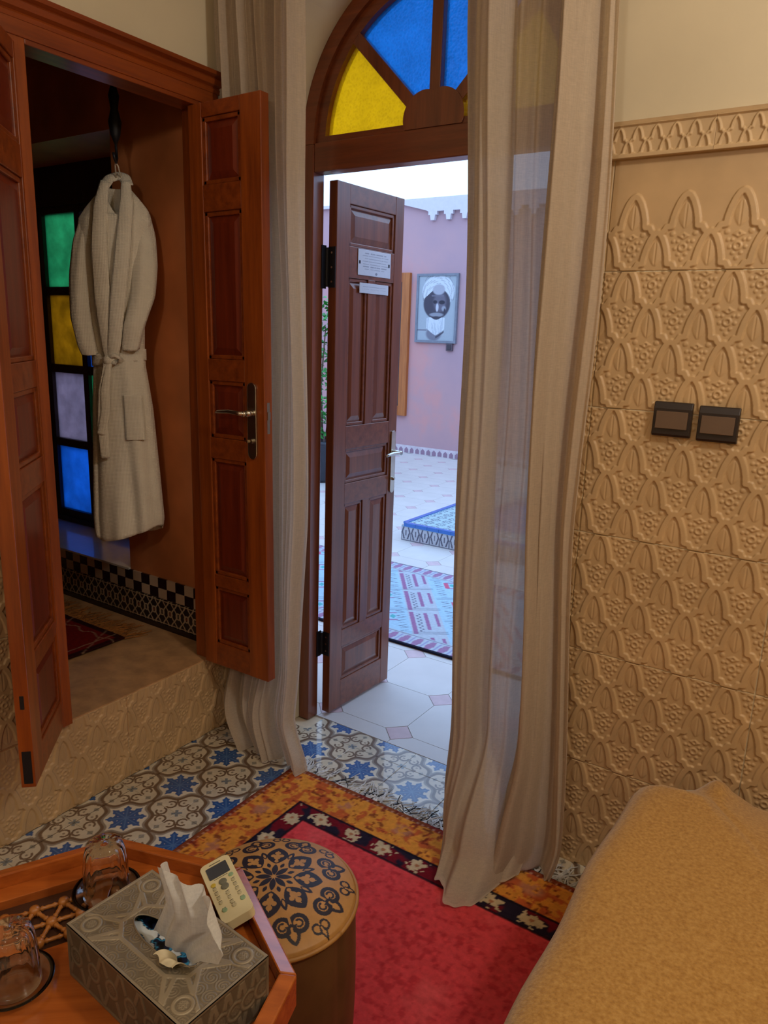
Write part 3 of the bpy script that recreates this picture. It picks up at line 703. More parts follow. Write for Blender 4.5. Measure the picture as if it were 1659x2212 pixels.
a = np.linspace(0, 2*np.pi, 64, endpoint=False); k = np.linspace(-1, 1, 6)
Pb = np.stack([-0.022+0.0+0.092*np.cos(a)[None, :]+0*k[:, None], -0.052*np.sin(a)[None, :]-0.004+0*k[:, None], 1.388+0.012*np.cos(a)[None, :]+0.020*k[:, None]], -1)
bt = link('belt', grid('belt', Pb, wrap=True), M_ROBE, rb, solid=0.005)
obj('knot', MB().lathe([(0.004, -0.018), (0.017, -0.010), (0.020, 0.0), (0.016, 0.012), (0.005, 0.018)], 14, (-0.045, -0.066, 1.378)).tube([(-0.045, -0.070, 1.385), (-0.020, -0.080, 1.398), (0.0, -0.076, 1.385), (-0.02, -0.074, 1.372), (-0.045, -0.070, 1.372)], 0.008, 8), M_ROBE, bt, smooth=True)
link('tie_end', grid('tie_end', ribbon([(-0.050, -0.072, 1.37), (-0.066, -0.080, 1.27), (-0.074, -0.082, 1.15), (-0.070, -0.080, 1.035)], [0.010, 0.016, 0.017, 0.015], bulge=0.003)), M_ROBE, bt, solid=0.004)
link('tie_end', grid('tie_end', ribbon([(-0.042, -0.074, 1.37), (-0.058, -0.084, 1.28), (-0.060, -0.086, 1.20), (-0.080, -0.084, 1.12)], [0.009, 0.014, 0.015, 0.013], bulge=0.003)), M_ROBE, bt, solid=0.004)
link('pocket', grid('pocket', ribbon([(0.030, -0.066, 1.26), (0.033, -0.068, 1.18), (0.036, -0.070, 1.10)], [0.032, 0.033, 0.034], bulge=0.004)), M_ROBE, rb, solid=0.004)

# ================================================================== courtyard outside
CY1 = 8.22; CP_, CX0, CY0 = 0.333, -1.355, 2.226
M_CT = plain('pale_courtyard_tile', srgb(214, 208, 204), 0.45, var=0.05, vs=5); M_CPK = plain('rose_insert_tile', srgb(208, 182, 186), 0.5, var=0.08)
cfl = struct(obj('floor_courtyard', MB().box(-9, 4, 2.14, CY1, -0.12, -0.003), plain('courtyard_joint', srgb(196, 190, 188), 0.7, var=0.04)), 'pale octagonal tile courtyard floor with small rose inserts', 'floor')
k = 0.062; hp = CP_/2-0.0012; o8 = [(hp, k-hp+0.0), (hp, hp-k), (hp-k, hp), (k-hp, hp), (-hp, hp-k), (-hp, k-hp), (k-hp, -hp), (hp-k, -hp)]
om = MB().prism([(a, b) for a, b in o8], -0.01, 0.0, 'xy').mesh('octagon_tile'); om.materials.append(M_CT)
dk = k-0.0024; im = MB().prism([(dk, 0), (0, dk), (-dk, 0), (0, -dk)], -0.01, 0.0, 'xy').mesh('rose_tile'); im.materials.append(M_CPK)
for j in range(0, 19):
    for i in range(-22, 5):
        cx, cy = CX0+CP_*(i+0.5), CY0+CP_*(j+0.5)-CP_*0
        if cy+CP_/2 > CY1 or not (-0.90*cy-0.05 < cx < -0.36*cy+0.30): continue
        link('octagon_tile', om, parent=cfl, loc=(cx, cy, 0))
        link('rose_tile', im, parent=cfl, loc=(CX0+CP_*i, CY0+CP_*j, 0))
tops = [(x_, y_) for x_, y_ in o8 if y_ > 0]; ct = MB().prism([(hp, 0.082), (hp, hp-k), (hp-k, hp), (k-hp, hp), (-hp, hp-k), (-hp, 0.082)], -0.01, 0.0, 'xy').mesh('threshold_tile'); ct.materials.append(M_CT)
for i in range(-6, 4): link('octagon_tile', ct, parent=cfl, loc=(CX0+CP_*(i+0.5), CY0-CP_/2, 0))
struct(obj('wall_courtyard_far', MB().box(-9, 4, CY1, CY1+0.25, -0.1, 3.1), M_PINK), 'pink washed courtyard wall facing the door', 'wall')
struct(obj('wall_courtyard_side', MB().box(-9.25, -9, 2.14, CY1+0.25, -0.1, 3.1), M_PINK), 'pink courtyard wall at the left end', 'wall')
struct(obj('wall_courtyard_end', MB().box(4, 4.25, 2.14, CY1+0.25, -0.1, 3.1), M_PINK), 'pink courtyard wall at the right end', 'wall')
pl = [(-9, 3.10), (4, 3.10)]; xx = 4
lowp = []
x = 3.9
while x > -4.85:
    lowp += [(x, 2.945), (x-0.045, 2.945), (x-0.045, 2.905), (x-0.070, 2.905), (x-0.080, 2.845), (x-0.130, 2.845), (x-0.140, 2.905), (x-0.165, 2.905), (x-0.165, 2.945)]; x -= 0.215
struct(obj('trim_4', MB().prism(pl+[(4, 2.945)]+lowp+[(-4.9, 2.96), (-5.3, 3.06), (-9, 3.07)], CY1-0.05, CY1-0.001), plain('lavender_white_plaster', srgb(214, 206, 216), 0.8, var=0.04)), 'whitewashed stepped edging along the top of the courtyard wall', 'trim')
# toothed skirting
bs_ = struct(obj('baseboard_courtyard', MB().box(-9, 4, CY1-0.012, CY1, 0, 0.10), plain('pale_skirting', srgb(212, 200, 206), 0.5)), 'pale toothed tile skirting of the courtyard wall', 'baseboard')
tmz = MB().prism([(0.0, 0.008), (0.055, 0.008), (0.055, 0.05), (0.0275, 0.078), (0, 0.05)], -0.004, 0.0).mesh('tooth_tile'); tmz.materials.append(plain('mauve_tile', srgb(150, 120, 140), 0.5))
x = -7.0
while x < -3.3:
    link('tooth_tile', tmz, parent=bs_, loc=(x, CY1-0.012, 0)); x += 0.083
# window with shutter frame
wc = struct(bpy.data.objects.new('window_3', None), 'orange-brown framed dark window in the pink courtyard wall', 'window'); COL.objects.link(wc)
M_ORW = wood('orange_window_wood', srgb(150, 78, 28), srgb(198, 116, 50), 'z', 0.5, 0.1)
for a, b, z0, z1 in ((-5.20, -5.09, 0.48, 2.25), (-6.1, -5.99, 0.48, 2.25), (-5.99, -5.20, 2.14, 2.25), (-5.99, -5.20, 0.48, 0.60)):
    obj('frame_piece', MB().box(a, b, CY1-0.05, CY1+0.02, z0, z1), M_ORW, wc, bevel=0.004)
obj('pane', MB().box(-5.99, -5.20, CY1-0.012, CY1-0.004, 0.60, 2.14), plain('dark_window_glass', (0.02, 0.025, 0.03), 0.12), wc)
# portrait
def portrait(u, v):
    c = np.ones(u.shape+(3,))*np.array(srgb(164, 172, 180)); e = lambda cx, cy, rx, ry: np.hypot((u-cx)/rx, (v-cy)/ry)
    dk, md, lt = srgb(62, 56, 72), srgb(110, 106, 122), srgb(206, 212, 220)
    c = mixc(c, md, (np.abs(v-0.165) < 0.012)*(u < 0.26)*0.8)
    c = mixc(c, md, sst(1.0, 0.7, e(0.45, 0.11, 0.24, 0.13))*0.9)
    c = mixc(c, lt, sst(1.02, 0.95, e(0.53, 0.76, 0.43, 0.25)))
    for k in range(9):
        r_ = e(0.53, 0.66+0.008*k, 0.30+0.018*k, 0.20+0.018*k); c = mixc(c, md, (np.abs(r_-1) < 0.018)*(v > 0.62)*(np.sin(u*23+k*1.9) > 0.1)*0.55)
    c = mixc(c, dk, sst(1.04, 0.92, e(0.50, 0.575, 0.36, 0.245))*(v < 0.86-0.55*np.abs(u-0.54)))
    c = mixc(c, srgb(104, 98, 114), sst(1.1, 0.6, e(0.58, 0.60, 0.19, 0.17))*0.9)
    c = mixc(c, srgb(168, 168, 180), sst(1.1, 0.8, e(0.54, 0.79, 0.17, 0.085)))
    c = mixc(c, md, (np.abs(v-0.695) < 0.010)*(np.abs(u-0.52) < 0.16)*0.8)
    c = mixc(c, srgb(36, 32, 50), np.maximum(sst(1.1, 0.8, e(0.455, 0.60, 0.055, 0.028)), sst(1.1, 0.8, e(0.635, 0.595, 0.085, 0.032))))
    c = mixc(c, srgb(190, 190, 202), sst(1.1, 0.7, e(0.515, 0.515, 0.04, 0.07)))
    c = mixc(c, srgb(150, 152, 164), sst(1.1, 0.5, e(0.69, 0.50, 0.07, 0.05)))
    c = mixc(c, srgb(52, 48, 64), sst(1.1, 0.7, e(0.715, 0.45, 0.03, 0.06)))
    c = mixc(c, srgb(160, 164, 176), sst(1.1, 0.7, e(0.50, 0.405, 0.20, 0.035))*0.7)
    c = mixc(c, srgb(56, 52, 68), sst(1.1, 0.8, e(0.50, 0.355, 0.13, 0.028)))
    beard = (v < 0.345-0.02*np.cos((u-0.5)*18))*(v > 0.085+0.62*np.abs(u-0.50)**1.25)*(np.abs(u-0.49) < 0.24)
    c = mixc(c, lt, beard*1.0); c = mixc(c, srgb(160, 170, 184), beard*(fbm(u*40, v*9) > 0.55)*0.5)
    c = mixc(c, dk, (np.abs(v-0.055-0.62*np.abs(u-0.50)**1.25) < 0.016)*(u > 0.50)*(u < 0.72)*0.9)
    return c
pt = thing('framed_portrait', 'grey framed black and white portrait of a bearded man in a turban', 'picture', (-4.705, CY1, 1.825))
U, V = np.meshgrid(np.linspace(0, 1, 120), np.linspace(0, 1, 170))
link('print', grid('print', np.stack([(U-0.5)*0.53, np.full_like(U, -0.022), (V-0.5)*0.77], -1), portrait(U, V), smooth=False), vcol('portrait_print', 0.5, 0, var=0.02), pt)
mb = MB()
for a, b, z0, z1 in ((-0.29, -0.262, -0.41, 0.41), (0.262, 0.29, -0.41, 0.41), (-0.262, 0.262, 0.382, 0.41), (-0.262, 0.262, -0.41, -0.382)): mb.box(a, b, -0.035, 0, z0, z1)
mb.box(-0.27, 0.27, -0.02, 0, -0.39, 0.39)
obj('frame', mb, plain('grey_frame', srgb(120, 124, 136), 0.5), pt)
ob = thing('wall_socket', 'small dark square switch box below the portrait', 'switch', (-4.50, CY1, 1.37))
obj('box', MB().box(-0.045, 0.045, -0.03, 0, -0.045, 0.045), plain('mauve_grey_plastic', srgb(90, 74, 84), 0.5), ob, bevel=0.006); obj('rocker', MB().box(-0.028, 0.028, -0.036, -0.03, -0.03, 0.03), plain('dark_rocker', srgb(60, 50, 58), 0.5), ob, bevel=0.004)

# kilim
kl = thing('kilim_rug', 'pale blue and mauve kilim with zigzag bands on the courtyard tiles', 'rug', (0, 0, 0))
U, V = np.meshgrid(np.linspace(-3.5, -0.7, 560), np.linspace(2.935, 4.045, 300))
y_ = (V-2.935)/1.11; c = np.ones(U.shape+(3,))*np.array(srgb(186, 194, 204)); mau = srgb(160, 112, 150); dkm = srgb(104, 100, 122); rose = srgb(206, 100, 130)
uu = U+3.5
p_ = (U*0.80+V*0.60)+6.0; q_ = (V*0.80-U*0.60)+6.0          # the woven staircase bands run diagonally
col_ = np.floor(p_/0.40); Pf = p_/0.40-col_; Qf = (q_/0.34+0.5*(col_ % 2)) % 1.0
inner = (y_ > 0.115) & (y_ < 0.885); ms = lambda a: (a & inner)*1.0
c = mixc(c, srgb(170, 202, 220), ms((Pf > 0.42) & (Pf < 0.98)))
for a_, q0, q1, w in ((0.03, 0.06, 0.97, 0.030), (0.22, 0.22, 0.92, 0.026), (0.36, 0.36, 0.88, 0.022)):
    c = mixc(c, mau, ms((np.abs(Pf-a_) < w) & (Qf > q0) & (Qf < q1)))
c = mixc(c, dkm, ms((np.abs(Pf-0.12-0.018*np.sign(np.sin(q_*150))) < 0.014) & (Qf > 0.12) & (Qf < 0.9))*0.8)
c = mixc(c, dkm, ms(((np.abs(Qf-0.06) < 0.012) | (np.abs(Qf-0.13) < 0.010)) & (Pf < 0.45))*0.7); c = mixc(c, dkm, ms(((np.abs(Qf-0.56) < 0.012) | (np.abs(Qf-0.63) < 0.010)) & (Pf > 0.45))*0.6)
for a_ in (0.56, 0.88):
    c = mixc(c, dkm, ms((np.abs(Pf-a_-0.045*np.sin(q_*175)) < 0.022) & (np.abs(Qf-0.05) > 0.02) & (np.sin(q_*87.5) > -0.6) & (np.abs(Qf-0.6) > 0.06))*0.7)
c = mixc(c, rose, ms((np.abs(Pf-0.68) < 0.035) & (np.abs(Qf-0.28) < 0.15))); c = mixc(c, mau, ms((np.abs(Pf-0.75) < 0.08) & (np.abs(np.abs(Qf-0.28)-0.15) < 0.022))*0.9)
c = mixc(c, srgb(96, 176, 180), ms((np.abs(Pf-0.77)/0.05+np.abs(Qf-0.28)/0.09) < 1))
tri = np.abs((uu/0.075) % 1-0.5)*2
for yc in (0.05, 0.95):
    c = mixc(c, mau, ((np.abs(y_-yc) < 0.045) & (tri < 0.6-np.abs(y_-yc)*6))*0.9); c = mixc(c, srgb(150, 150, 190), ((np.abs(y_-yc) < 0.045) & (tri > 0.85))*0.8)
for yc in (0.105, 0.895): c = mixc(c, dkm, (np.abs(y_-yc) < 0.004)*0.7)
c = mixc(c, srgb(26, 26, 44), (y_ < 0.014)*1.0); c = mixc(c, srgb(90, 90, 110), (y_ > 0.992)*1.0)
link('weave', grid('weave', np.stack([U, V, np.full_like(U, 0.009)], -1), c, smooth=False), vcol('kilim_weave', 0.9, 0.3, 300, 0.08, spec=0.15), kl, solid=0.008)

# tiled fountain basin
fn = thing('fountain_basin', 'low square fountain basin clad in blue and white mosaic tile', 'fountain', (-2.846, 4.59, 0))
FW, FH, LG = 1.75, 0.135, 0.30
def zell(u, v):
    c = np.ones(u.shape+(3,))*np.array(srgb(196, 200, 210)); dk_ = srgb(84, 84, 104); s = 0.082; x = (u/s) % 1-0.5; z = v/FH
    w = 0.30*(1-np.abs(z*2-1)); ax = np.abs(x)
    c = mixc(c, dk_, ((np.abs(ax-0.12-w*0.9) < 0.075) & (z > 0.10) & (z < 0.78))*1.0); c = mixc(c, dk_, ((ax < 0.06) & (np.abs(z-0.45) < 0.16))*0.9)
    c = mixc(c, dk_, ((z < 0.06) | ((np.abs(ax-0.5) < 0.06) & (z < 0.5)))*0.8)
    c = mixc(c, srgb(150, 200, 225), ((z > 0.78) & (z < 0.82))*1.0); return c
def topm(u, v):
    c = np.ones(u.shape+(3,))*np.array(srgb(180, 220, 226)); s = 0.10; x = (u/s) % 1-0.5; z = (v/s) % 1-0.5
    r_ = np.hypot(x, z); th_ = np.arctan2(z, x); c = mixc(c, srgb(60, 90, 120), ((np.abs(r_-0.30-0.07*np.cos(8*th_)) < 0.07) | (r_ < 0.08))*0.85); return c
M_ZEL = vcol('glazed_mosaic', 0.25, coat=0.3)
U, V = np.meshgrid(np.linspace(0, FW, 480), np.linspace(0, FH-0.02, 40)); O = np.zeros_like(U)
fm = grid('mosaic_side', np.stack([U, O, V], -1), zell(U, V), smooth=False); fm.materials.append(M_ZEL)
link('mosaic_side', fm, parent=fn); link('mosaic_side', fm, parent=fn, loc=(0, FW, 0), rot=(0, 0, R(-90)))
obj('core', MB().box(0.002, FW-0.002, 0.002, LG, 0, FH-0.012).box(0.002, FW-0.002, FW-LG, FW-0.002, 0, FH-0.012).box(0.002, LG, LG, FW-LG, 0, FH-0.012).box(FW-LG, FW-0.002, LG, FW-LG, 0, FH-0.012), M_CT, fn)
for (a0, a1, b0, b1) in ((0.03, FW-0.03, 0.03, LG), (0.03, FW-0.03, FW-LG, FW-0.03), (0.03, LG, LG, FW-LG), (FW-LG, FW-0.03, LG, FW-LG)):
    U, V = np.meshgrid(np.linspace(a0, a1, int((a1-a0)/0.006)+2), np.linspace(b0, b1, int((b1-b0)/0.006)+2))
    link('mosaic_top', grid('mosaic_top', np.stack([U, V, np.full_like(U, FH-0.006)], -1), topm(U, V), smooth=False), M_ZEL, fn)
et = MB().box(0.001, 0.099, -0.004, 0.032, FH-0.026, FH).mesh('edge_tile'); et.materials.append(plain('royal_blue_glaze', srgb(44, 108, 190), 0.25, coat=0.4, var=0.2, vs=9))
for q in range(17):
    link('edge_tile', et, parent=fn, loc=(0.1*q+0.02, 0, 0)); link('edge_tile', et, parent=fn, loc=(0, FW-0.02-0.1*q, 0), rot=(0, 0, R(-90)))
for q in range(14):
    link('edge_tile', et, parent=fn, loc=(0.175+0.1*q, LG-0.005, -0.03)); link('edge_tile', et, parent=fn, loc=(LG-0.03, FW-0.2-0.1*q, -0.03), rot=(0, 0, R(-90)))
    link('edge_tile', et, parent=fn, loc=(0.175+0.1*q, FW-LG-0.03, -0.03))
obj('water', MB().box(LG, FW-LG, LG, FW-LG, 0.03, 0.075), plain('blue_basin_water', srgb(36, 104, 176), 0.08, var=0.2, vs=6, bump=0.3, bs=14), fn)

# planter with leafy shrub seen through the hinge gap
pg = thing('potted_shrub', 'leafy green shrub in a dark planter out in the courtyard', 'plant', (-4.75, 6.05, 0))
obj('planter', MB().lathe([(0.20, 0.0), (0.24, 0.05), (0.27, 0.36), (0.29, 0.38), (0.29, 0.43), (0.25, 0.43)], 28), plain('dark_glazed_pot', srgb(44, 46, 58), 0.35), pg, smooth=True)
mb = MB()
for q in range(5):
    a = 2*math.pi*q/5; mb.tube([(0.03*math.cos(a), 0.03*math.sin(a), 0.38), (0.10*math.cos(a), 0.10*math.sin(a), 0.9), (0.22*math.cos(a+0.4), 0.22*math.sin(a+0.4), 1.55)], [0.014, 0.011, 0.005], 6)
obj('stem', mb, plain('shrub_bark', srgb(90, 74, 56), 0.8), pg)
mb = MB()
for q in range(900):
    a = rnd.random()*2*math.pi; rr = 0.42*math.sqrt(rnd.random()); z = 0.5+1.35*rnd.random(); rr *= 0.55+0.45*math.sin(math.pi*min(1, (z-0.4)/1.5))
    p = Vector((rr*math.cos(a), rr*math.sin(a), z)); d_ = Vector((math.cos(a)+rnd.uniform(-.7, .7), math.sin(a)+rnd.uniform(-.7, .7), rnd.uniform(-.6, .6))).normalized(); s_ = d_.cross(Vector((0, 0, 1))).normalized()
    L = 0.07+0.06*rnd.random(); n_ = d_.cross(s_)*0.012
    mb.add([p, p+d_*L*0.5+s_*L*0.24+n_, p+d_*L, p+d_*L*0.5-s_*L*0.24+n_, p+d_*L*0.5-n_*0.4], [(0, 4, 1), (1, 4, 2), (2, 4, 3), (3, 4, 0)])
obj('foliage', mb, plain('bright_green_leaf', srgb(64, 150, 70), 0.5, var=0.45, vs=9), pg, kind='stuff')
# ================================================================== curtains
def linen(name, col, trans=0.35, clear=0.10):
    t = NT(name); c = t.coord((420, 420, 26)); c2 = t.coord((60, 60, 420))
    n1 = t.noise(1.0, 3, c); n2 = t.noise(1.0, 2, c2)
    ad = t.n('ShaderNodeMath', operation='ADD'); t.l(n1, ad.inputs[0]); t.l(n2, ad.inputs[1])
    ml = t.n('ShaderNodeMath', operation='MULTIPLY'); ml.inputs[1].default_value = 0.5; t.l(ad.outputs[0], ml.inputs[0])
    cr = t.ramp(ml.outputs[0], [(0.3, tuple(x*0.80 for x in col)), (0.7, col)])
    di = t.n('ShaderNodeBsdfDiffuse'); tl = t.n('ShaderNodeBsdfTranslucent'); tp = t.n('ShaderNodeBsdfTransparent')
    b = t.n('ShaderNodeBump'); b.inputs['Strength'].default_value = 0.25; b.inputs['Distance'].default_value = 0.001; t.l(ml.outputs[0], b.inputs['Height'])
    t.l(b.outputs[0], di.inputs['Normal'])
    t.l(cr, di.inputs[0]); t.l(cr, tl.inputs[0])
    m1 = t.n('ShaderNodeMixShader'); m1.inputs[0].default_value = trans; t.l(di.outputs[0], m1.inputs[1]); t.l(tl.outputs[0], m1.inputs[2])
    m2 = t.n('ShaderNodeMixShader'); t.l(m1.outputs[0], m2.inputs[1]); t.l(tp.outputs[0], m2.inputs[2]); m2.inputs[0].default_value = clear
    t.l(m2.outputs[0], t.out.inputs['Surface']); return t.m
M_LINEN = linen('natural_linen', srgb(226, 206, 182), 0.40, 0.065)

rod = thing('curtain_rod', 'dark metal rod carrying the linen curtains above the arch', 'curtain rod', (0, 1.83, 2.815))
obj('bar', MB().tube([(-1.90, 0, 0), (-0.45, 0, 0)], 0.011, 14), M_BLACK, rod, smooth=True)
for xx in (-1.55, -0.70): obj('bracket', MB().tube([(xx, 0, 0), (xx, 0.09, 0.0)], 0.008, 8).box(xx-0.02, xx+0.02, 0.082, 0.092, -0.03, 0.03), M_BLACK, rod)

def curtain(name, xl, xr, yfun, fk, label, nx=230, nz=150):
    """xl / xr: tables of (z, x); yfun(s, z) gives y; hanging linen with pleats"""
    S, Zg = np.meshgrid(np.linspace(0, 1, nx), np.concatenate([np.linspace(0.0, 0.35, nz//3), np.linspace(0.36, 2.80, nz-nz//3)]))
    zf = np.linspace(-0.2, 3.0, 641); ker = np.exp(-(np.arange(-24, 25)/10.0)**2); ker /= ker.sum()
    sm = lambda tab, z: np.interp(z, zf, np.convolve(np.pad(np.interp(zf, [t[0] for t in tab], [t[1] for t in tab]), 24, mode='edge'), ker, 'valid'))
    L = sm(xl, Zg); Rr = sm(xr, Zg)
    Y, dx, Zo = yfun(S, Zg)
    F = S
    if fk:          # gathered folds lie over one another: position across the width runs back and forth
        sf = np.linspace(-0.2, 1.2, 561); kf = np.exp(-(np.arange(-12, 13)/6.0)**2); kf /= kf.sum()
        F = np.interp(S, sf, np.convolve(np.pad(np.interp(sf, fk[0], fk[1]), 12, mode='edge'), kf, 'valid'))
        Y = np.minimum(Y + np.interp(S, fk[0], fk[2]), 1.902)
    P = np.stack([L+(Rr-L)*F+dx, Y, Zo], -1)
    o = thing(name, label, 'curtain', (0, 0, 0), 0, 'linen curtains at the entrance')
    link('panel', grid('panel', P), M_LINEN, o)
    return o
def yl(S, Z):
    w = 0.022*np.sin(2*np.pi*(5.2*S+0.05*np.sin(2.2*Z)))+0.012*np.sin(2*np.pi*(11.3*S+0.2+0.06*np.sin(1.7*Z)))+0.006*np.sin(2*np.pi*(23*S+0.1*Z))
    lowr = sst(0.36, 0.0, Z)
    base = 1.866-0.060*sst(0.70, 0.80, S)*sst(0.0, 0.3, Z*0+1)
    front = sst(0.70, 0.82, S)
    yb = 1.864*(1-front)+1.800*front
    Y = yb+w*(1-0.2*front)
    Y = np.where((S < 0.74) & (Z > 0.30), np.maximum(Y, 1.822), Y)
    Y = Y-lowr*(0.085*(1-front)+0.035*front)*(0.75+0.25*np.sin(2*np.pi*2.4*S+0.6))
    Y = np.minimum(Y, 1.908)
    dx = 0.006*np.sin(5*Z+9*S)
    Zo = np.maximum(Z, 0.003+0.004*np.sin(20*S)**2+0.013*sst(0.6, 0.75, S))
    return Y, dx, Zo
curtain('linen_curtain', [(0, -1.79), (0.12, -1.905), (0.35, -1.90), (1.0, -1.91), (2.15, -1.905), (2.45, -1.928), (2.8, -1.93)],
        [(0, -1.452), (0.06, -1.458), (0.17, -1.525), (0.40, -1.506), (0.9, -1.488), (1.6, -1.496), (2.0, -1.510), (2.4, -1.520), (2.8, -1.51)], yl, None,
        'cream linen curtain gathered at the left of the arch behind the bathroom door leaf')
def yr(S, Z):
    w = 0.045*np.sin(2*np.pi*(2.15*S+0.12+0.05*np.sin(1.1*Z+0.6)))+0.022*np.sin(2*np.pi*(5.6*S+0.3+0.07*np.sin(1.9*Z)))+0.010*np.sin(2*np.pi*(12.5*S+0.10*np.sin(2.6*Z)))+0.004*np.sin(2*np.pi*(26*S))
    Y = 1.800+w-0.030*sst(0.72, 0.80, S)+0.02*sst(0.80, 0.95, S)
    lowr = sst(0.42, 0.0, Z)
    Y = Y-lowr*(0.06+0.13*np.exp(-((S-0.36)/0.20)**2))*(0.7+0.3*np.sin(2*np.pi*3.1*S))
    dx = lowr*0.03*np.sin(2*np.pi*2.3*S+0.4)+0.008*np.sin(4*Z+7*S)
    # the hem folds over on the rug
    fold = sst(0.10, 0.0, Z); Y = Y-fold*0.085*np.exp(-((S-0.42)/0.28)**2); Zo = np.maximum(Z, 0.016+0.020*fold*(0.5+0.5*np.sin(2*np.pi*4*S)))
    return np.minimum(Y, 1.902), dx, Zo
curtain('linen_curtain', [(0, -0.88), (0.08, -0.925), (0.18, -0.945), (0.35, -0.942), (0.9, -0.952), (1.6, -0.976), (2.27, -1.003), (2.8, -1.00)],
        [(0, -0.60), (0.10, -0.565), (0.35, -0.568), (1.0, -0.598), (1.6, -0.600), (2.2, -0.612), (2.8, -0.62)], yr, ([0, 0.13, 0.58, 0.70, 1.0], [0.27, 0.0, 0.80, 0.62, 1.0], [0.045, 0.015, -0.01, 0.03, 0.0]),
        'sheer cream linen curtain right of the arch, its hem on the red rug')

# ================================================================== large rug with fringe
X0, X1, Y0r, Y1r = -1.520, 0.35, -0.55, 1.800
U, V = np.meshgrid(np.linspace(X0, X1, 430), np.linspace(Y0r, Y1r, 540))
dE = np.minimum(np.minimum(U-X0, X1-U), np.minimum(V-Y0r, Y1r-V))
along = np.where((U-X0 < Y1r-V) & (U-X0 < X1-U), V, U)
nz1 = fbm(U*48, V*48, 4); nz2 = fbm(U*70+9, V*70, 3); nz3 = fbm(U*9+3, V*9, 3); nz4 = fbm(U*120, V*120+5, 2)
red = np.array(srgb(230, 76, 80))
c = np.ones(U.shape+(3,))*red
c = mixc(c, srgb(178, 34, 44), sst(0.50, 0.72, nz2)*0.55); c = mixc(c, srgb(240, 100, 100), sst(0.55, 0.75, nz3)*0.5)
orange = mixc(np.ones(c.shape)*np.array(srgb(232, 150, 58)), srgb(202, 96, 48), sst(0.50, 0.60, nz1)); orange = mixc(orange, srgb(120, 40, 30), sst(0.62, 0.70, nz2)*0.8)
med = np.abs(((along+0.06) % 0.215)/0.215-0.5)*2; flow = sst(0.45, 0.20, np.hypot(med, (dE-0.075)/0.075))
orange = mixc(orange, srgb(196, 128, 92), flow*sst(0.42, 0.56, nz1)*0.85)
m1 = (dE < 0.148); c = np.where(m1[..., None], orange, c)
edge = (dE < 0.020); c = mixc(c, srgb(110, 30, 36), edge*0.8); c = mixc(c, srgb(206, 150, 120), (edge & (np.sin(along*330) > 0.5) & (dE > 0.010))*0.7)
dark = mixc(np.ones(c.shape)*np.array(srgb(40, 30, 46)), srgb(120, 22, 34), sst(0.50, 0.58, fbm(U*20+40, V*20, 3)))
per = ((along+0.02) % 0.118)/0.118-0.5; fl_ = np.hypot(per*0.118/0.032, (dE-0.182)/0.026); dark = mixc(dark, srgb(216, 190, 150), (fl_+1.6*(fbm(U*95, V*95+3, 2)-0.5) < 0.85)*0.95)
dark = mixc(dark, srgb(170, 90, 50), (fl_ < 0.22)*0.8)
m2 = (dE >= 0.148) & (dE < 0.216); c = np.where(m2[..., None], dark, c); c = mixc(c, srgb(28, 22, 32), ((np.abs(dE-0.150) < 0.004) | (np.abs(dE-0.214) < 0.004))*0.9)
rug = thing('wool_rug', 'large red wool rug with orange and dark flowered borders on the tiles', 'rug', (0, 0, 0))
link('pile', grid('pile', np.stack([U, V, 0.011+0.0025*nz4], -1), c), vcol('wool_pile', 0.95, 0.5, 420, 0.14, 60, spec=0.1), rug, solid=0.008).modifiers['thick'].offset = -1
mb = MB()
for k in range(330):
    x0 = X0+0.01+(X1-X0-0.3)*rnd.random(); L = 0.05+0.075*rnd.random(); a = R(90+rnd.gauss(-18, 32)); p = [(x0, Y1r-0.004, 0.007)]
    for q in range(4):
        a += rnd.uniform(-0.55, 0.45); yy = p[-1][1]+L/4*math.sin(a)
        p.append((p[-1][0]+L/4*math.cos(a), min(max(yy, Y1r), YA-0.02 if p[-1][0] > DCX+0.46 else 2.0), 0.004+0.005*rnd.random()))
    mb.tube(p, [0.0028, 0.0027, 0.0025, 0.0021, 0.0012], 5)
obj('fringe', mb, plain('white_fringe_wool', srgb(206, 202, 198), 0.9, var=0.35, vs=40), rug, kind='stuff')
mb = MB()
for k in range(46):
    x0 = X0+0.02+(0.9)*rnd.random(); L = 0.04+0.05*rnd.random(); a = R(90+rnd.gauss(-30, 35)); p = [(x0, Y1r-0.002, 0.008)]
    for q in range(3):
        a += rnd.uniform(-0.5, 0.5); p.append((p[-1][0]+L/3*math.cos(a), max(p[-1][1]+L/3*math.sin(a), Y1r), 0.006+0.004*rnd.random()))
    mb.tube(p, 0.0016, 5)
obj('dark_fringe', mb, plain('black_fringe_wool', srgb(36, 34, 38), 0.9), rug, kind='stuff')

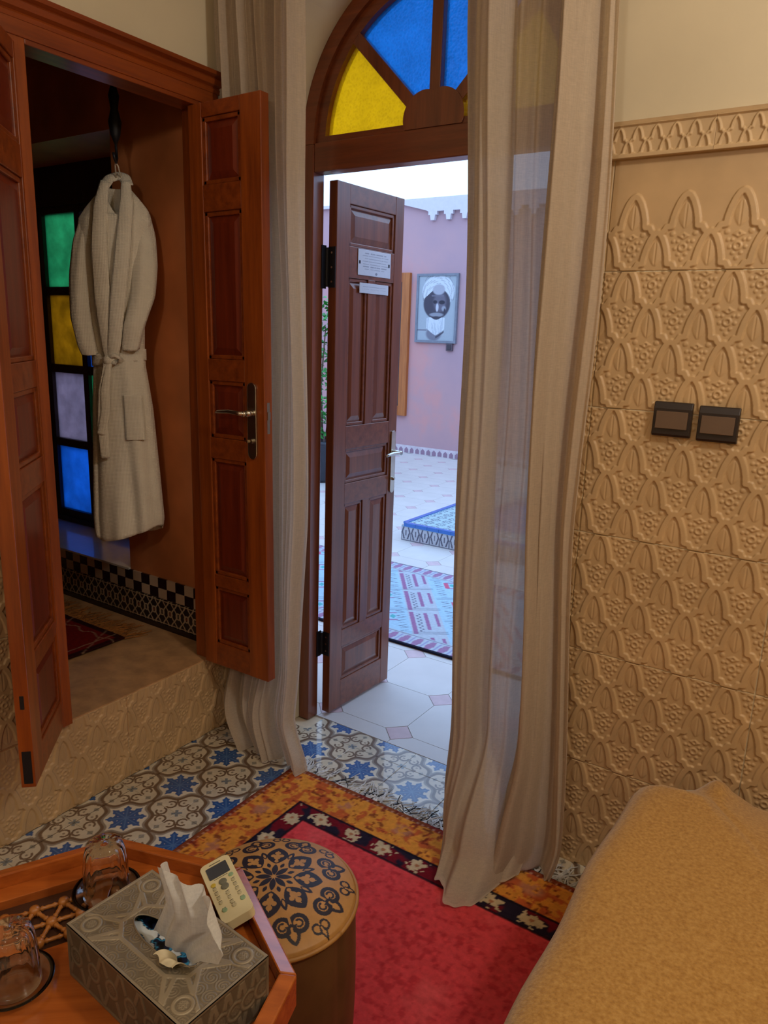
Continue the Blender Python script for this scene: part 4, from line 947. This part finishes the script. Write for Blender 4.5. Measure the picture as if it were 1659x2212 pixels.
# ================================================================== bed under an ochre blanket
def bed_mesh():
    # plan outline of the draped bed, rounded at the corner towards the wall
    pts = []
    bx0, bx1, by0, by1, rad = -0.352, 1.55, -0.85, 1.845, 0.20
    for cx, cy, a0 in ((bx1-rad, by1-rad, 0), (bx0+rad, by1-rad, 90), (bx0+rad, by0+rad, 180), (bx1-rad, by0+rad, 270)):
        for k in range(19):
            a = R(a0+90*k/18); pts.append((cx+rad*math.cos(a), cy+rad*math.sin(a)))
    den = []
    for i, p in enumerate(pts):
        q = pts[(i+1) % len(pts)]; n = max(1, int(math.hypot(q[0]-p[0], q[1]-p[1])/0.05))
        for k in range(n): den.append((p[0]+(q[0]-p[0])*k/n, p[1]+(q[1]-p[1])*k/n))
    D = np.array(den); T = np.roll(D, -1, 0)-np.roll(D, 1, 0); T /= np.linalg.norm(T, axis=1)[:, None]; Nn = np.stack([-T[:, 1], T[:, 0]], -1)
    s = np.arange(len(D))*0.05; ctr = np.array([0.62, 0.5]); rows = []
    for z, ins in ((0.016, -0.004), (0.10, -0.002), (0.20, 0.0), (0.30, 0.001), (0.38, 0.001), (0.43, 0.004), (0.462, 0.012), (0.482, 0.026), (0.494, 0.046), (0.501, 0.072), (0.505, 0.11), (0.507, 0.16)):
        wav = 0.010*np.sin(s*9+1.1)*(1-z/0.5)+0.009*np.sin(s*4.3+2.0)+0.004*np.sin(s*17)
        q = D+Nn*(ins+wav)[:, None] if True else D
        zz = np.full(len(D), z); wall = sst(1.55, 1.84, D[:, 1]-ins); zz = zz*(1-0.13*wall*sst(0.3, 0.5, z)); 
        rows.append(np.stack([q[:, 0], q[:, 1], zz+0.004*np.sin(s*6)*(z > 0.4)], -1))
    last = rows[-1]
    for f in (0.12, 0.25, 0.4, 0.55, 0.7, 0.85, 0.97):
        p = last.copy(); p[:, :2] = last[:, :2]*(1-f)+ctr*f; wall = sst(1.55, 1.84, p[:, 1]); p[:, 2] = 0.508*(1-0.10*wall)+0.010*np.sin(p[:, 0]*7+p[:, 1]*5)*0.6; rows.append(p)
    P = np.array(rows)
    # pinched fold near the wall
    g = np.exp(-((P[..., 0]+0.185)/0.040)**2-((P[..., 1]-1.78)/0.07)**2)*sst(0.3, 0.42, P[..., 2]); P[..., 2] += 0.045*g
    g = np.exp(-((P[..., 0]+0.23)/0.05)**2-((P[..., 1]-1.40)/0.25)**2)*sst(0.45, 0.5, P[..., 2]); P[..., 2] -= 0.010*g
    return grid('blanket', P, wrap=True)
bed = thing('bed', 'bed covered by a fuzzy ochre blanket against the tiled wall', 'bed', (0, 0, 0))
t = NT('ochre_wool_blanket'); c_ = t.coord()
t.l(t.ramp(t.noise(140, 4, c_), [(0.3, srgb(170, 122, 58)), (0.5, srgb(190, 142, 74)), (0.72, srgb(206, 160, 92))]), t.b.inputs['Base Color'])
t.set(Roughness=0.95, Specular_IOR_Level=0.1, Sheen_Weight=0.35, Sheen_Roughness=0.5); t.bump(t.noise(260, 4, c_), 0.5, 0.003)
link('blanket', bed_mesh(), t.m, bed)
obj('mattress', MB().box(-0.26, 1.48, -0.78, 1.78, 0.20, 0.455), plain('mattress_ticking', srgb(200, 190, 170), 0.9), bed, bevel=0.03)
obj('base', MB().box(-0.24, 1.46, -0.76, 1.76, 0.0145, 0.20), M_WOODX, bed, bevel=0.01)

# ================================================================== leather pouf
PC = (-0.850, 0.945); PR = 0.164; PZ = 0.402
pf = thing('leather_pouf', 'round ochre leather pouf with a dark painted rosette on top', 'pouf', (PC[0], PC[1], 0.014))
def rosette(x, y):
    r = np.hypot(x, y)/PR*0.165; th = np.arctan2(y, x)+R(10); m = np.zeros(x.shape)
    def fold(off): a = (th-off+np.pi/8) % (np.pi/4)-np.pi/8; return r*np.cos(a), r*np.sin(a)
    alm = lambda px, py, a, b, w: (np.abs(py) < w*np.sin(np.pi*np.clip((px-a)/(b-a), 0, 1))**0.75) & (px > a) & (px < b)
    px, py = fold(0); qx, qy = fold(np.pi/8)
    m = np.maximum(m, alm(px, py, 0.004, 0.034, 0.0058)); m = np.maximum(m, alm(qx, qy, 0.026, 0.040, 0.0036))
    # palmette: dark drop with a tan three-lobed heart
    drop = alm(px, py, 0.036, 0.091, 0.0205); inner = np.zeros(x.shape)
    for cx, cy, rr in ((0.056, 0.0, 0.0062), (0.062, 0.0078, 0.0048), (0.062, -0.0078, 0.0048), (0.071, 0.0, 0.0056), (0.044, 0.0, 0.004)):
        inner = np.maximum(inner, np.hypot(px-cx, py-cy) < rr)
    inner = np.maximum(inner, alm(px, py, 0.040, 0.080, 0.0035))
    m = np.maximum(m, drop*(1-inner))
    m = np.maximum(m, alm(qx, qy, 0.055, 0.080, 0.006)*(1-alm(qx, qy, 0.058, 0.072, 0.0022)))
    # outer trefoils with scrolls
    a_ = np.hypot(qx-0.108, np.abs(qy)-0.0150); ang = np.arctan2(np.abs(qy)-0.0150, qx-0.108)
    ringm = (a_ < 0.0180) & (a_ > 0.0100); ringm = ringm | ((np.abs(a_-0.0062) < 0.0018) & ((ang > -0.8) | (ang < -2.4))) | ((a_ < 0.0115) & (a_ > 0.0045) & (np.abs(ang+1.2) < 0.25))
    m = np.maximum(m, ringm & (np.abs(qy) > 0.002))
    m = np.maximum(m, alm(qx, qy, 0.106, 0.143, 0.0125)*(1-alm(qx, qy, 0.112, 0.136, 0.0062)))
    # small outer sprigs
    b_ = np.hypot(px-0.132, np.abs(py)-0.0085); m = np.maximum(m, (b_ < 0.0098) & (b_ > 0.0058) & (np.abs(py) > 0.0012)); m = np.maximum(m, alm(px, py, 0.128, 0.153, 0.0062)*(1-alm(px, py, 0.131, 0.148, 0.003)))
    return m
rr = np.linspace(0.0, 1.0, 150); aa = np.linspace(0, 2*np.pi, 560, endpoint=False); RR, AA = np.meshgrid(rr, aa, indexing='ij')
X, Y = PR*RR*np.cos(AA), PR*RR*np.sin(AA); Zt = PZ+0.038*(1-RR**2)**0.8-0.006*sst(0.97, 1.0, RR)
leather = np.array(srgb(194, 142, 78)); cc = np.ones(X.shape+(3,))*leather*(0.92+0.16*fbm(X*30, Y*30))[..., None]
cc = mixc(cc, srgb(34, 28, 40), rosette(X/1.07, Y/1.07)*1.0)
link('top', grid('top', np.stack([X, Y, Zt], -1), cc, wrap=True), vcol('painted_leather', 0.5, 0.25, 120, 0.08), pf)
ns = 24; zz = np.linspace(0.0, PZ-0.004, 26); aa = np.linspace(0, 2*np.pi, 240, endpoint=False); Zs, As = np.meshgrid(zz, aa, indexing='ij')
rs = PR*(0.985+0.030*np.sin(np.pi*np.clip(Zs/PZ, 0, 1)))*(1-0.018*np.abs(np.cos(As*4))**24)*(1-0.05*sst(0.03, 0.0, Zs))
cs = np.ones(Zs.shape+(3,))*np.array(srgb(120, 84, 48))*(0.8+0.4*fbm(As*6, Zs*9))[..., None]
link('side', grid('side', np.stack([rs*np.cos(As), rs*np.sin(As), Zs], -1), cs, wrap=True), vcol('brown_leather', 0.5, 0.4, 60, 0.15, 12), pf)
obj('piping', MB().tube([((PR+0.001)*math.cos(a), (PR+0.001)*math.sin(a), PZ-0.006) for a in np.linspace(0, 2*math.pi, 73)], 0.0045, 8), plain('ochre_piping', srgb(176, 126, 64), 0.5), pf, smooth=True)

# ================================================================== octagonal tray table
TC = (-0.822, 0.478); TR = 0.325; TZ = 0.577; RIM = 0.602; C8 = math.cos(math.pi/8)
tb = thing('octagonal_table', 'octagonal carved wooden side table with raised rim and turned lattice inlay', 'table', (TC[0], TC[1], 0.0145), R(40))
tz, rz = TZ-0.0145, RIM-0.0145
M_TBW = wood('glossy_table_wood', srgb(144, 68, 24), srgb(200, 108, 42), 'x', 0.22, 0.6); M_TBD = plain('dark_table_board', srgb(70, 36, 16), 0.6)
ang8 = [R(45*k) for k in range(8)]
def ring8(R0, R1, z0, z1):
    """one rim piece per side, mitred"""
    out = []
    for k in range(8):
        a, b = R(45*k), R(45*(k+1)); v = []
        for z in (z0, z1):
            for rr_, an in ((R0, a), (R0, b), (R1, b), (R1, a)): v.append((rr_*math.cos(an), rr_*math.sin(an), z))
        out.append(MB().add(v, [(3, 2, 1, 0), (4, 5, 6, 7), (0, 1, 5, 4), (1, 2, 6, 5), (2, 3, 7, 6), (3, 0, 4, 7)]))
    return out
for m_ in ring8(TR, TR-0.026, tz-0.035, rz):
    m_.v = [(a, b, c if c < rz-0.001 or math.hypot(a, b) < TR-0.01 else rz-0.006) for a, b, c in m_.v]
    obj('rim_board', m_, M_TBW, tb, bevel=0.003)
obj('under_board', MB().prism([((TR-0.02)*math.cos(a), (TR-0.02)*math.sin(a)) for a in ang8], tz-0.034, tz-0.016, 'xy'), M_TBD, tb)
for m_ in ring8(TR-0.026, TR-0.062, tz-0.020, tz): obj('border_board', m_, M_TBW, tb, bevel=0.001)
IR = TR-0.062; cr_ = 0.118
obj('centre_board', MB().prism([(cr_*math.cos(a), cr_*math.sin(a)) for a in ang8], tz-0.020, tz, 'xy'), M_TBW, tb, bevel=0.001)
for k in range(8):   # spokes between the lattice fields
    a = ang8[k]; c0, s0 = math.cos(a), math.sin(a); w = 0.013
    obj('spoke_board', MB().prism([(cr_*0.97*c0-w*s0, cr_*0.97*s0+w*c0), (cr_*0.97*c0+w*s0, cr_*0.97*s0-w*c0), (IR*c0+w*s0, IR*s0-w*c0), (IR*c0-w*s0, IR*s0+w*c0)], tz-0.020, tz, 'xy'), M_TBW, tb, bevel=0.001)
hub = MB().lathe([(0.002, -0.008), (0.0075, -0.006), (0.009, 0.0), (0.0075, 0.006), (0.002, 0.008)], 12).mesh('lattice_hub', True)
spn = MB().lathe([(0.0022, 0.0), (0.0030, 0.004), (0.0048, 0.007), (0.0030, 0.010), (0.0036, 0.0165), (0.0030, 0.023), (0.0048, 0.026), (0.0030, 0.029), (0.0022, 0.033)], 8, axis='x').mesh('lattice_spindle', True)
M_TURN = plain('turned_lemonwood', srgb(176, 108, 44), 0.4, var=0.2, coat=0.3); hub.materials.append(M_TURN); spn.materials.append(M_TURN)
for k in (2, 3, 0, 1, 4, 5, 6, 7):
    am = R(45*k+22.5); pts = []
    for (u_, v_) in ((0.135, -0.022), (0.135, 0.022), (0.172, -0.044), (0.172, 0.0), (0.172, 0.044), (0.209, -0.066), (0.209, -0.022), (0.209, 0.022), (0.209, 0.066)):
        pts.append((u_*math.cos(am)-v_*math.sin(am), u_*math.sin(am)+v_*math.cos(am)))
    if k not in (2, 3, 0, 1, 4): continue
    for i, p in enumerate(pts):
        link('lattice_hub', hub, parent=tb, loc=(p[0], p[1], tz-0.009))
        for j in range(i+1, len(pts)):
            q = pts[j]; L = math.hypot(q[0]-p[0], q[1]-p[1])
            if L < 0.0465:
                o = link('lattice_spindle', spn, parent=tb, loc=(p[0]+(q[0]-p[0])*0.16, p[1]+(q[1]-p[1])*0.16, tz-0.009), rot=(0, 0, math.atan2(q[1]-p[1], q[0]-p[0]))); o.scale = (L*0.72/0.033, 1, 1)
        # ties to the boards
        for da in (0, 2.1, 4.2):
            pass
# arched side panels and legs
for k in range(8):
    a, b = R(45*k), R(45*(k+1)); r0 = 0.245; p0 = Vector((r0*math.cos(a), r0*math.sin(a), 0)); p1 = Vector((r0*math.cos(b), r0*math.sin(b), 0)); L = (p1-p0).length; d_ = (p1-p0)/L; n_ = Vector((d_.y, -d_.x, 0))
    prof = [(0, 0), (0.030, 0), (0.030, 0.30)]+[(L/2-(L/2-0.030)*math.cos(math.pi*q/12), 0.30+0.11*math.sin(math.pi*q/12)) for q in range(1, 12)]+[(L-0.030, 0.30), (L-0.030, 0), (L, 0), (L, tz-0.034), (0, tz-0.034)]
    v = [p0+d_*u_+Vector((0, 0, z_)) for u_, z_ in prof]+[p0+d_*u_-n_*0.014+Vector((0, 0, z_)) for u_, z_ in prof]; n = len(prof)
    obj('arched_side', MB().add(v, [tuple(range(n)), tuple(range(n, 2*n))[::-1]]+[(i, (i+1) % n, n+(i+1) % n, n+i) for i in range(n)]), M_TBW, tb)

# ---- upturned tea glasses on glass saucers
def glassm(name, tint=(0.97, 0.98, 0.98), rough=0.0):
    t = NT(name); t.set(Base_Color=(*tint, 1), Roughness=rough, IOR=1.46, Transmission_Weight=1.0); return t.m
M_GLASS = glassm('clear_ribbed_glass'); 
flute = lambda a, h: 1+0.030*math.cos(14*a)*max(0, min(1, (h-0.022)/0.02))*max(0, min(1, (0.094-h)/0.02))
def tea_glass(name, x, y, z, label, rz):
    t = thing(name, label, 'glass', (x, y, z), rz, 'upturned tea glasses')
    prof = [(0.0370, 0.0), (0.0372, 0.002), (0.0358, 0.020), (0.0345, 0.050), (0.0315, 0.080), (0.0280, 0.093), (0.020, 0.098), (0.008, 0.099), (0.0004, 0.099), (0.0004, 0.090), (0.008, 0.090), (0.020, 0.0885), (0.0262, 0.084), (0.0294, 0.074), (0.0322, 0.048), (0.0335, 0.020), (0.0348, 0.0)]
    mb = MB().lathe(prof, 112, rf=flute, cap=False)
    n = len(prof); mb.f += [((n-1)*112+k, (n-1)*112+(k+1) % 112, (k+1) % 112, k) for k in range(112)]
    obj('cup', mb, M_GLASS, t, smooth=True); return t
def saucer(name, x, y, z, label):
    t = thing(name, label, 'saucer', (x, y, z), 0, 'glass saucers')
    prof = [(0.0004, 0.0035), (0.028, 0.0035), (0.034, 0.004), (0.046, 0.009), (0.0535, 0.0135), (0.0545, 0.0125), (0.047, 0.006), (0.035, 0.0006), (0.028, 0.0), (0.0004, 0.0)]
    obj('dish', MB().lathe(prof, 64, cap=False), M_GLASS, t, smooth=True); return t
saucer('glass_saucer', -0.945, 0.640, TZ+0.0006, 'clear glass saucer near the table rim')
saucer('glass_saucer', -0.900, 0.452, TZ+0.0006, 'clear glass saucer in front, at the left edge of the picture')
tea_glass('tea_glass', -0.945, 0.640, TZ+0.0044, 'upturned ribbed tea glass near the table rim behind the tissue box', 0.1)
tea_glass('tea_glass', -0.900, 0.452, TZ+0.0044, 'upturned ribbed tea glass in front, cut by the left edge', 0.3)

# ---- embossed metal tissue box
BW, BD, BH = 0.262, 0.144, 0.086
bx = thing('tissue_box', 'embossed pewter tissue box on the octagonal table', 'tissue box', (-0.718, 0.573, TZ+0.001), R(-4))
M_PEW = None
t = NT('aged_pewter'); c_ = t.coord(); at = t.n('ShaderNodeAttribute'); at.attribute_name = 'Col'
mx = t.n('ShaderNodeMix', data_type='RGBA', blend_type='MULTIPLY'); mx.inputs[0].default_value = 1.0; t.l(at.outputs['Color'], mx.inputs[6]); t.l(t.ramp(t.noise(30, 4, c_), [(0.3, (0.8, 0.8, 0.8)), (0.7, (1, 1, 1))]), mx.inputs[7])
t.l(mx.outputs[2], t.b.inputs['Base Color']); t.set(Metallic=0.55, Roughness=0.48); t.bump(t.noise(500, 2, c_), 0.2, 0.0005); M_PEW = t.m
def emboss(x, y, w, d, side=False):
    """height of the strapwork, curls and rings; x,y centred"""
    h = np.zeros(x.shape); groove = np.full(x.shape, 9.0)
    def strap(x0, y0, x1, y1, wd=0.0036):
        nonlocal h, groove
        vx, vy = x1-x0, y1-y0; L = vx*vx+vy*vy; tt = np.clip(((x-x0)*vx+(y-y0)*vy)/L, 0, 1); dd = np.hypot(x-x0-tt*vx, y-y0-tt*vy)
        groove = np.minimum(groove, np.abs(dd-wd)); h = np.maximum(h, 0.0011*(1-sst(wd-0.0006, wd, dd)))
    W2, D2 = w/2, d/2
    if not side:
        o = [(-0.075, -0.020), (-0.050, -0.038), (0.050, -0.038), (0.075, -0.020), (0.075, 0.020), (0.050, 0.038), (-0.050, 0.038), (-0.075, 0.020)]
        for a, b in zip(o, o[1:]+o[:1]): strap(*a, *b)
        for sx in (-1, 1):
            for sy in (-1, 1):
                strap(sx*0.050, sy*0.038, sx*0.086, sy*D2); strap(sx*0.075, sy*0.020, sx*W2, sy*0.046); strap(sx*0.086, sy*D2, sx*0.062, sy*0.030); strap(sx*0.100, sy*0.030, sx*0.075, -sy*0.0)
        cen = [(sx*0.104, sy*0.050) for sx in (-1, 1) for sy in (-1, 1)]
    else:
        n = 6
        for k in range(n):
            a = -W2+w*k/n; b = a+w/n; strap(a, -D2, (a+b)/2, 0.3*D2); strap((a+b)/2, 0.3*D2, b, -D2); strap(a, D2, (a+b)/2, -0.3*D2); strap((a+b)/2, -0.3*D2, b, D2)
        cen = [(-W2+w*(k+0.5)/n, 0.0) for k in range(n)]
    for cx, cy in cen:
        r_ = np.hypot(x-cx, y-cy); ins = r_ < 0.0165; h = np.where(ins, 0.0003, h); h = np.maximum(h, 0.0012*(1-sst(0.0018, 0.0026, np.abs(r_-0.0125)))); h = np.maximum(h, 0.0009*(r_ < 0.007)*(np.sin(x*1500)*np.sin(y*1500) > -0.2))
    if not side:
        for bx_, by_ in [(i*0.022-0.121, j*0.022-0.066) for i in range(12) for j in range(7)]:
            r_ = np.hypot(x-bx_, y-by_); an = np.arctan2(y-by_, x-bx_); free = (h < 0.0002)
            h = np.where(free & (r_ < 0.0115), 0.00055*(np.sin(an*2+r_*1500+bx_*90) > 0.1), h)
    edge = np.minimum(W2-np.abs(x), D2-np.abs(y)); h = np.where(edge < 0.004, 0.0010, h); h = np.where((edge >= 0.004) & (edge < 0.0052), 0.0, h)
    return h
nx, ny = 300, 166
U, V = np.meshgrid(np.linspace(-BW/2, BW/2, nx), np.linspace(-BD/2, BD/2, ny)); H_ = emboss(U, V, BW, BD)
el = np.hypot(U/0.068, V/0.021); kp = ((el[:-1, :-1]+el[1:, 1:])/2 > 1.0)
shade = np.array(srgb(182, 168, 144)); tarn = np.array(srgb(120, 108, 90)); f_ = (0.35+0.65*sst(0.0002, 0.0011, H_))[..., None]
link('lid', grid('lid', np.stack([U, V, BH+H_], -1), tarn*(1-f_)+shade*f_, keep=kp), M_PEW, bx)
for wd, off, rot in ((BW, -BD/2, 0), (BW, BD/2, 180), (BD, -BW/2, -90), (BD, BW/2, 90)):
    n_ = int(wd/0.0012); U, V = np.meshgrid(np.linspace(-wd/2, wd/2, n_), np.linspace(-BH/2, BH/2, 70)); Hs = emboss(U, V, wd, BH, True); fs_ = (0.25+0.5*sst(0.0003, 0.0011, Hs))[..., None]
    me = grid('side', np.stack([U, -Hs, V+BH/2], -1), (tarn*(1-fs_)+shade*fs_)*0.75)  # sides coloured darker than the lid, their shadow put into the tint
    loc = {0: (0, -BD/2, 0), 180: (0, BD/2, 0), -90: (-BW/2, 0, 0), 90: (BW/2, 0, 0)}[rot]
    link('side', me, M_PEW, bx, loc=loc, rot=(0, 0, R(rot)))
obj('bottom', MB().box(-BW/2+0.001, BW/2-0.001, -BD/2+0.001, BD/2-0.001, 0, 0.003), M_TBD, bx)
obj('lid_rim', MB().tube([(0.068*math.cos(a), 0.021*math.sin(a), BH+0.0002) for a in np.linspace(0, 2*math.pi, 61)], 0.0014, 6), plain('pewter_edge', srgb(150, 138, 120), 0.4, metal=0.6), bx, smooth=True)
U, V = np.meshgrid(np.linspace(-0.085, 0.085, 120), np.linspace(-0.04, 0.04, 60)); c = np.ones(U.shape+(3,))*np.array(srgb(24, 34, 60)); q = fbm(U*55, V*55, 3)
c = mixc(c, srgb(220, 226, 230), (q > 0.56)*1.0); c = mixc(c, srgb(60, 150, 196), ((q > 0.46) & (q < 0.52))*1.0); c = mixc(c, srgb(8, 8, 10), (q < 0.36)*1.0)
pk = link('tissue_packet', grid('tissue_packet', np.stack([U, V, np.full_like(U, 0.072)], -1), c), vcol('printed_film', 0.3, 0), None, solid=0.06)
pk.location = (bx.location.x, bx.location.y, bx.location.z); pk.rotation_euler = bx.rotation_euler; pk.modifiers['thick'].offset = -1
tag(pk, 'blue and white plastic tissue packet inside the pewter box', 'tissue packet')

# tissue pulled up through the slot
tis = thing('tissue', 'white paper tissue standing up out of the pewter box', 'tissue', (-0.712, 0.573, TZ+BH-0.004), R(-4))
t_ = np.linspace(0, 1, 60); s_ = np.linspace(0, 1, 56); S, T = np.meshgrid(s_, t_)     # T: 0 slot .. 1 free edge
lx = np.interp(T, [0, 0.25, 0.5, 0.75, 1.0], [-0.036, -0.026, -0.016, -0.026, -0.040]); rx_ = np.interp(T, [0, 0.2, 0.45, 0.7, 1.0], [0.054, 0.072, 0.112, 0.122, 0.100])
topz = 0.112*np.interp(S, [0, 0.25, 0.42, 0.52, 0.75, 1.0], [0.93, 1.14, 1.12, 0.92, 1.02, 0.78])
X = lx+(rx_-lx)*S; Z = T*topz
Y = 0.011*np.sin(2*np.pi*(1.6*S+0.25*T))*(0.35+0.65*T)+0.006*np.sin(2*np.pi*(4.3*S+0.6*T+0.1))*(0.3+0.7*T)+0.014*T*S+0.010*T*T*(1-S)
Z = Z-0.012*sst(0.6, 1, T)*np.sin(2*np.pi*1.6*S+1)**2
M_TIS = linen('soft_tissue_paper', srgb(226, 222, 216), 0.25, 0.0)
link('sheet', grid('sheet', np.stack([X, Y, Z+0.001], -1)), M_TIS, tis)
U, V = np.meshgrid(np.linspace(0, 1, 24), np.linspace(0, 1, 18))
link('torn_flap', grid('torn_flap', np.stack([0.022+0.040*U-0.012*V, -0.012-0.020*V+0.003*np.sin(9*U), 0.006+0.012*np.sin(np.pi*V*0.8)+0.002*np.sin(14*U)], -1)), plain('cream_tissue_paper', srgb(216, 202, 170), 0.9), tis)

# ---- remote control leaning on the rim
RL, RWd, RT = 0.140, 0.052, 0.017
an = R(-27.5); nrm = (math.cos(R(62.5)), math.sin(R(62.5)))
rc = thing('remote_control', 'cream air conditioner remote control leaning on the table rim', 'remote control', (-0.768, 0.740, 0.6035), 0)
rc.rotation_euler = (R(15), 0, an)      # local x along the long side, tilted about it
M_REM = plain('ivory_plastic', srgb(226, 212, 170), 0.4, var=0.03); 
def rrect(w, d, r, n=6):
    return [(sx*(w/2-r)+r*math.cos(R(a0+90*k/n)), sy*(d/2-r)+r*math.sin(R(a0+90*k/n))) for sx, sy, a0 in ((1, 1, 0), (-1, 1, 90), (-1, -1, 180), (1, -1, 270)) for k in range(n+1)]
obj('body', MB().prism(rrect(RL, RWd, 0.010), -RT/2, RT/2, 'xy'), M_REM, rc, bevel=0.004)
zt = RT/2
obj('screen', MB().prism(rrect(0.028, 0.036, 0.002), zt-0.001, zt+0.0008, 'xy'), plain('grey_lcd', srgb(74, 78, 84), 0.2, var=0.05), rc, loc=(-0.043, 0.0, 0), label='grey display')
M_BG = plain('grey_rubber', srgb(118, 116, 98), 0.6); M_BY = plain('yellow_rubber', srgb(206, 176, 60), 0.6); M_BC = plain('pale_rubber', srgb(196, 184, 148), 0.6); M_BGR = plain('green_rubber', srgb(150, 176, 138), 0.6)
bl = [(-0.016, -0.016, 0.0042, M_BY), (-0.020, 0.016, 0.0042, M_BGR)]+[(-0.006+0.011*i, -0.016+0.032*(j/2), 0.0033, M_BC) for i in range(4) for j in (0, 2)]+[(0.014+0.011*i, 0.0, 0.0033, M_BC) for i in range(3)]+[(0.044, -0.015, 0.0044, M_BGR), (0.044, 0.001, 0.0040, M_BC), (0.040, 0.017, 0.0044, M_BGR)]
for x_, y_, r_, m_ in bl:
    obj('button', MB().lathe([(r_, zt-0.001), (r_, zt+0.0010), (r_*0.8, zt+0.0016)], 14), m_, rc, loc=(x_, y_, 0))
for x_ in (-0.014, -0.002): obj('arrow_button', MB().lathe([(0.0066, zt-0.001), (0.0066, zt+0.0014), (0.005, zt+0.002)], 16), M_BG, rc, loc=(x_, 0.0, 0))
bl2 = MB()
for x_, y_, r_, m_ in bl[2:]:
    bl2.box(x_-0.0052, x_-0.0044, y_-0.003, y_+0.003, zt-0.0005, zt+0.0004)
obj('print_marks', bl2.box(-0.063, -0.0615, -0.010, 0.010, zt-0.0005, zt+0.0003).box(-0.0265, -0.0255, -0.012, 0.012, zt-0.0005, zt+0.0003), plain('dark_print', srgb(90, 84, 70), 0.6), rc)
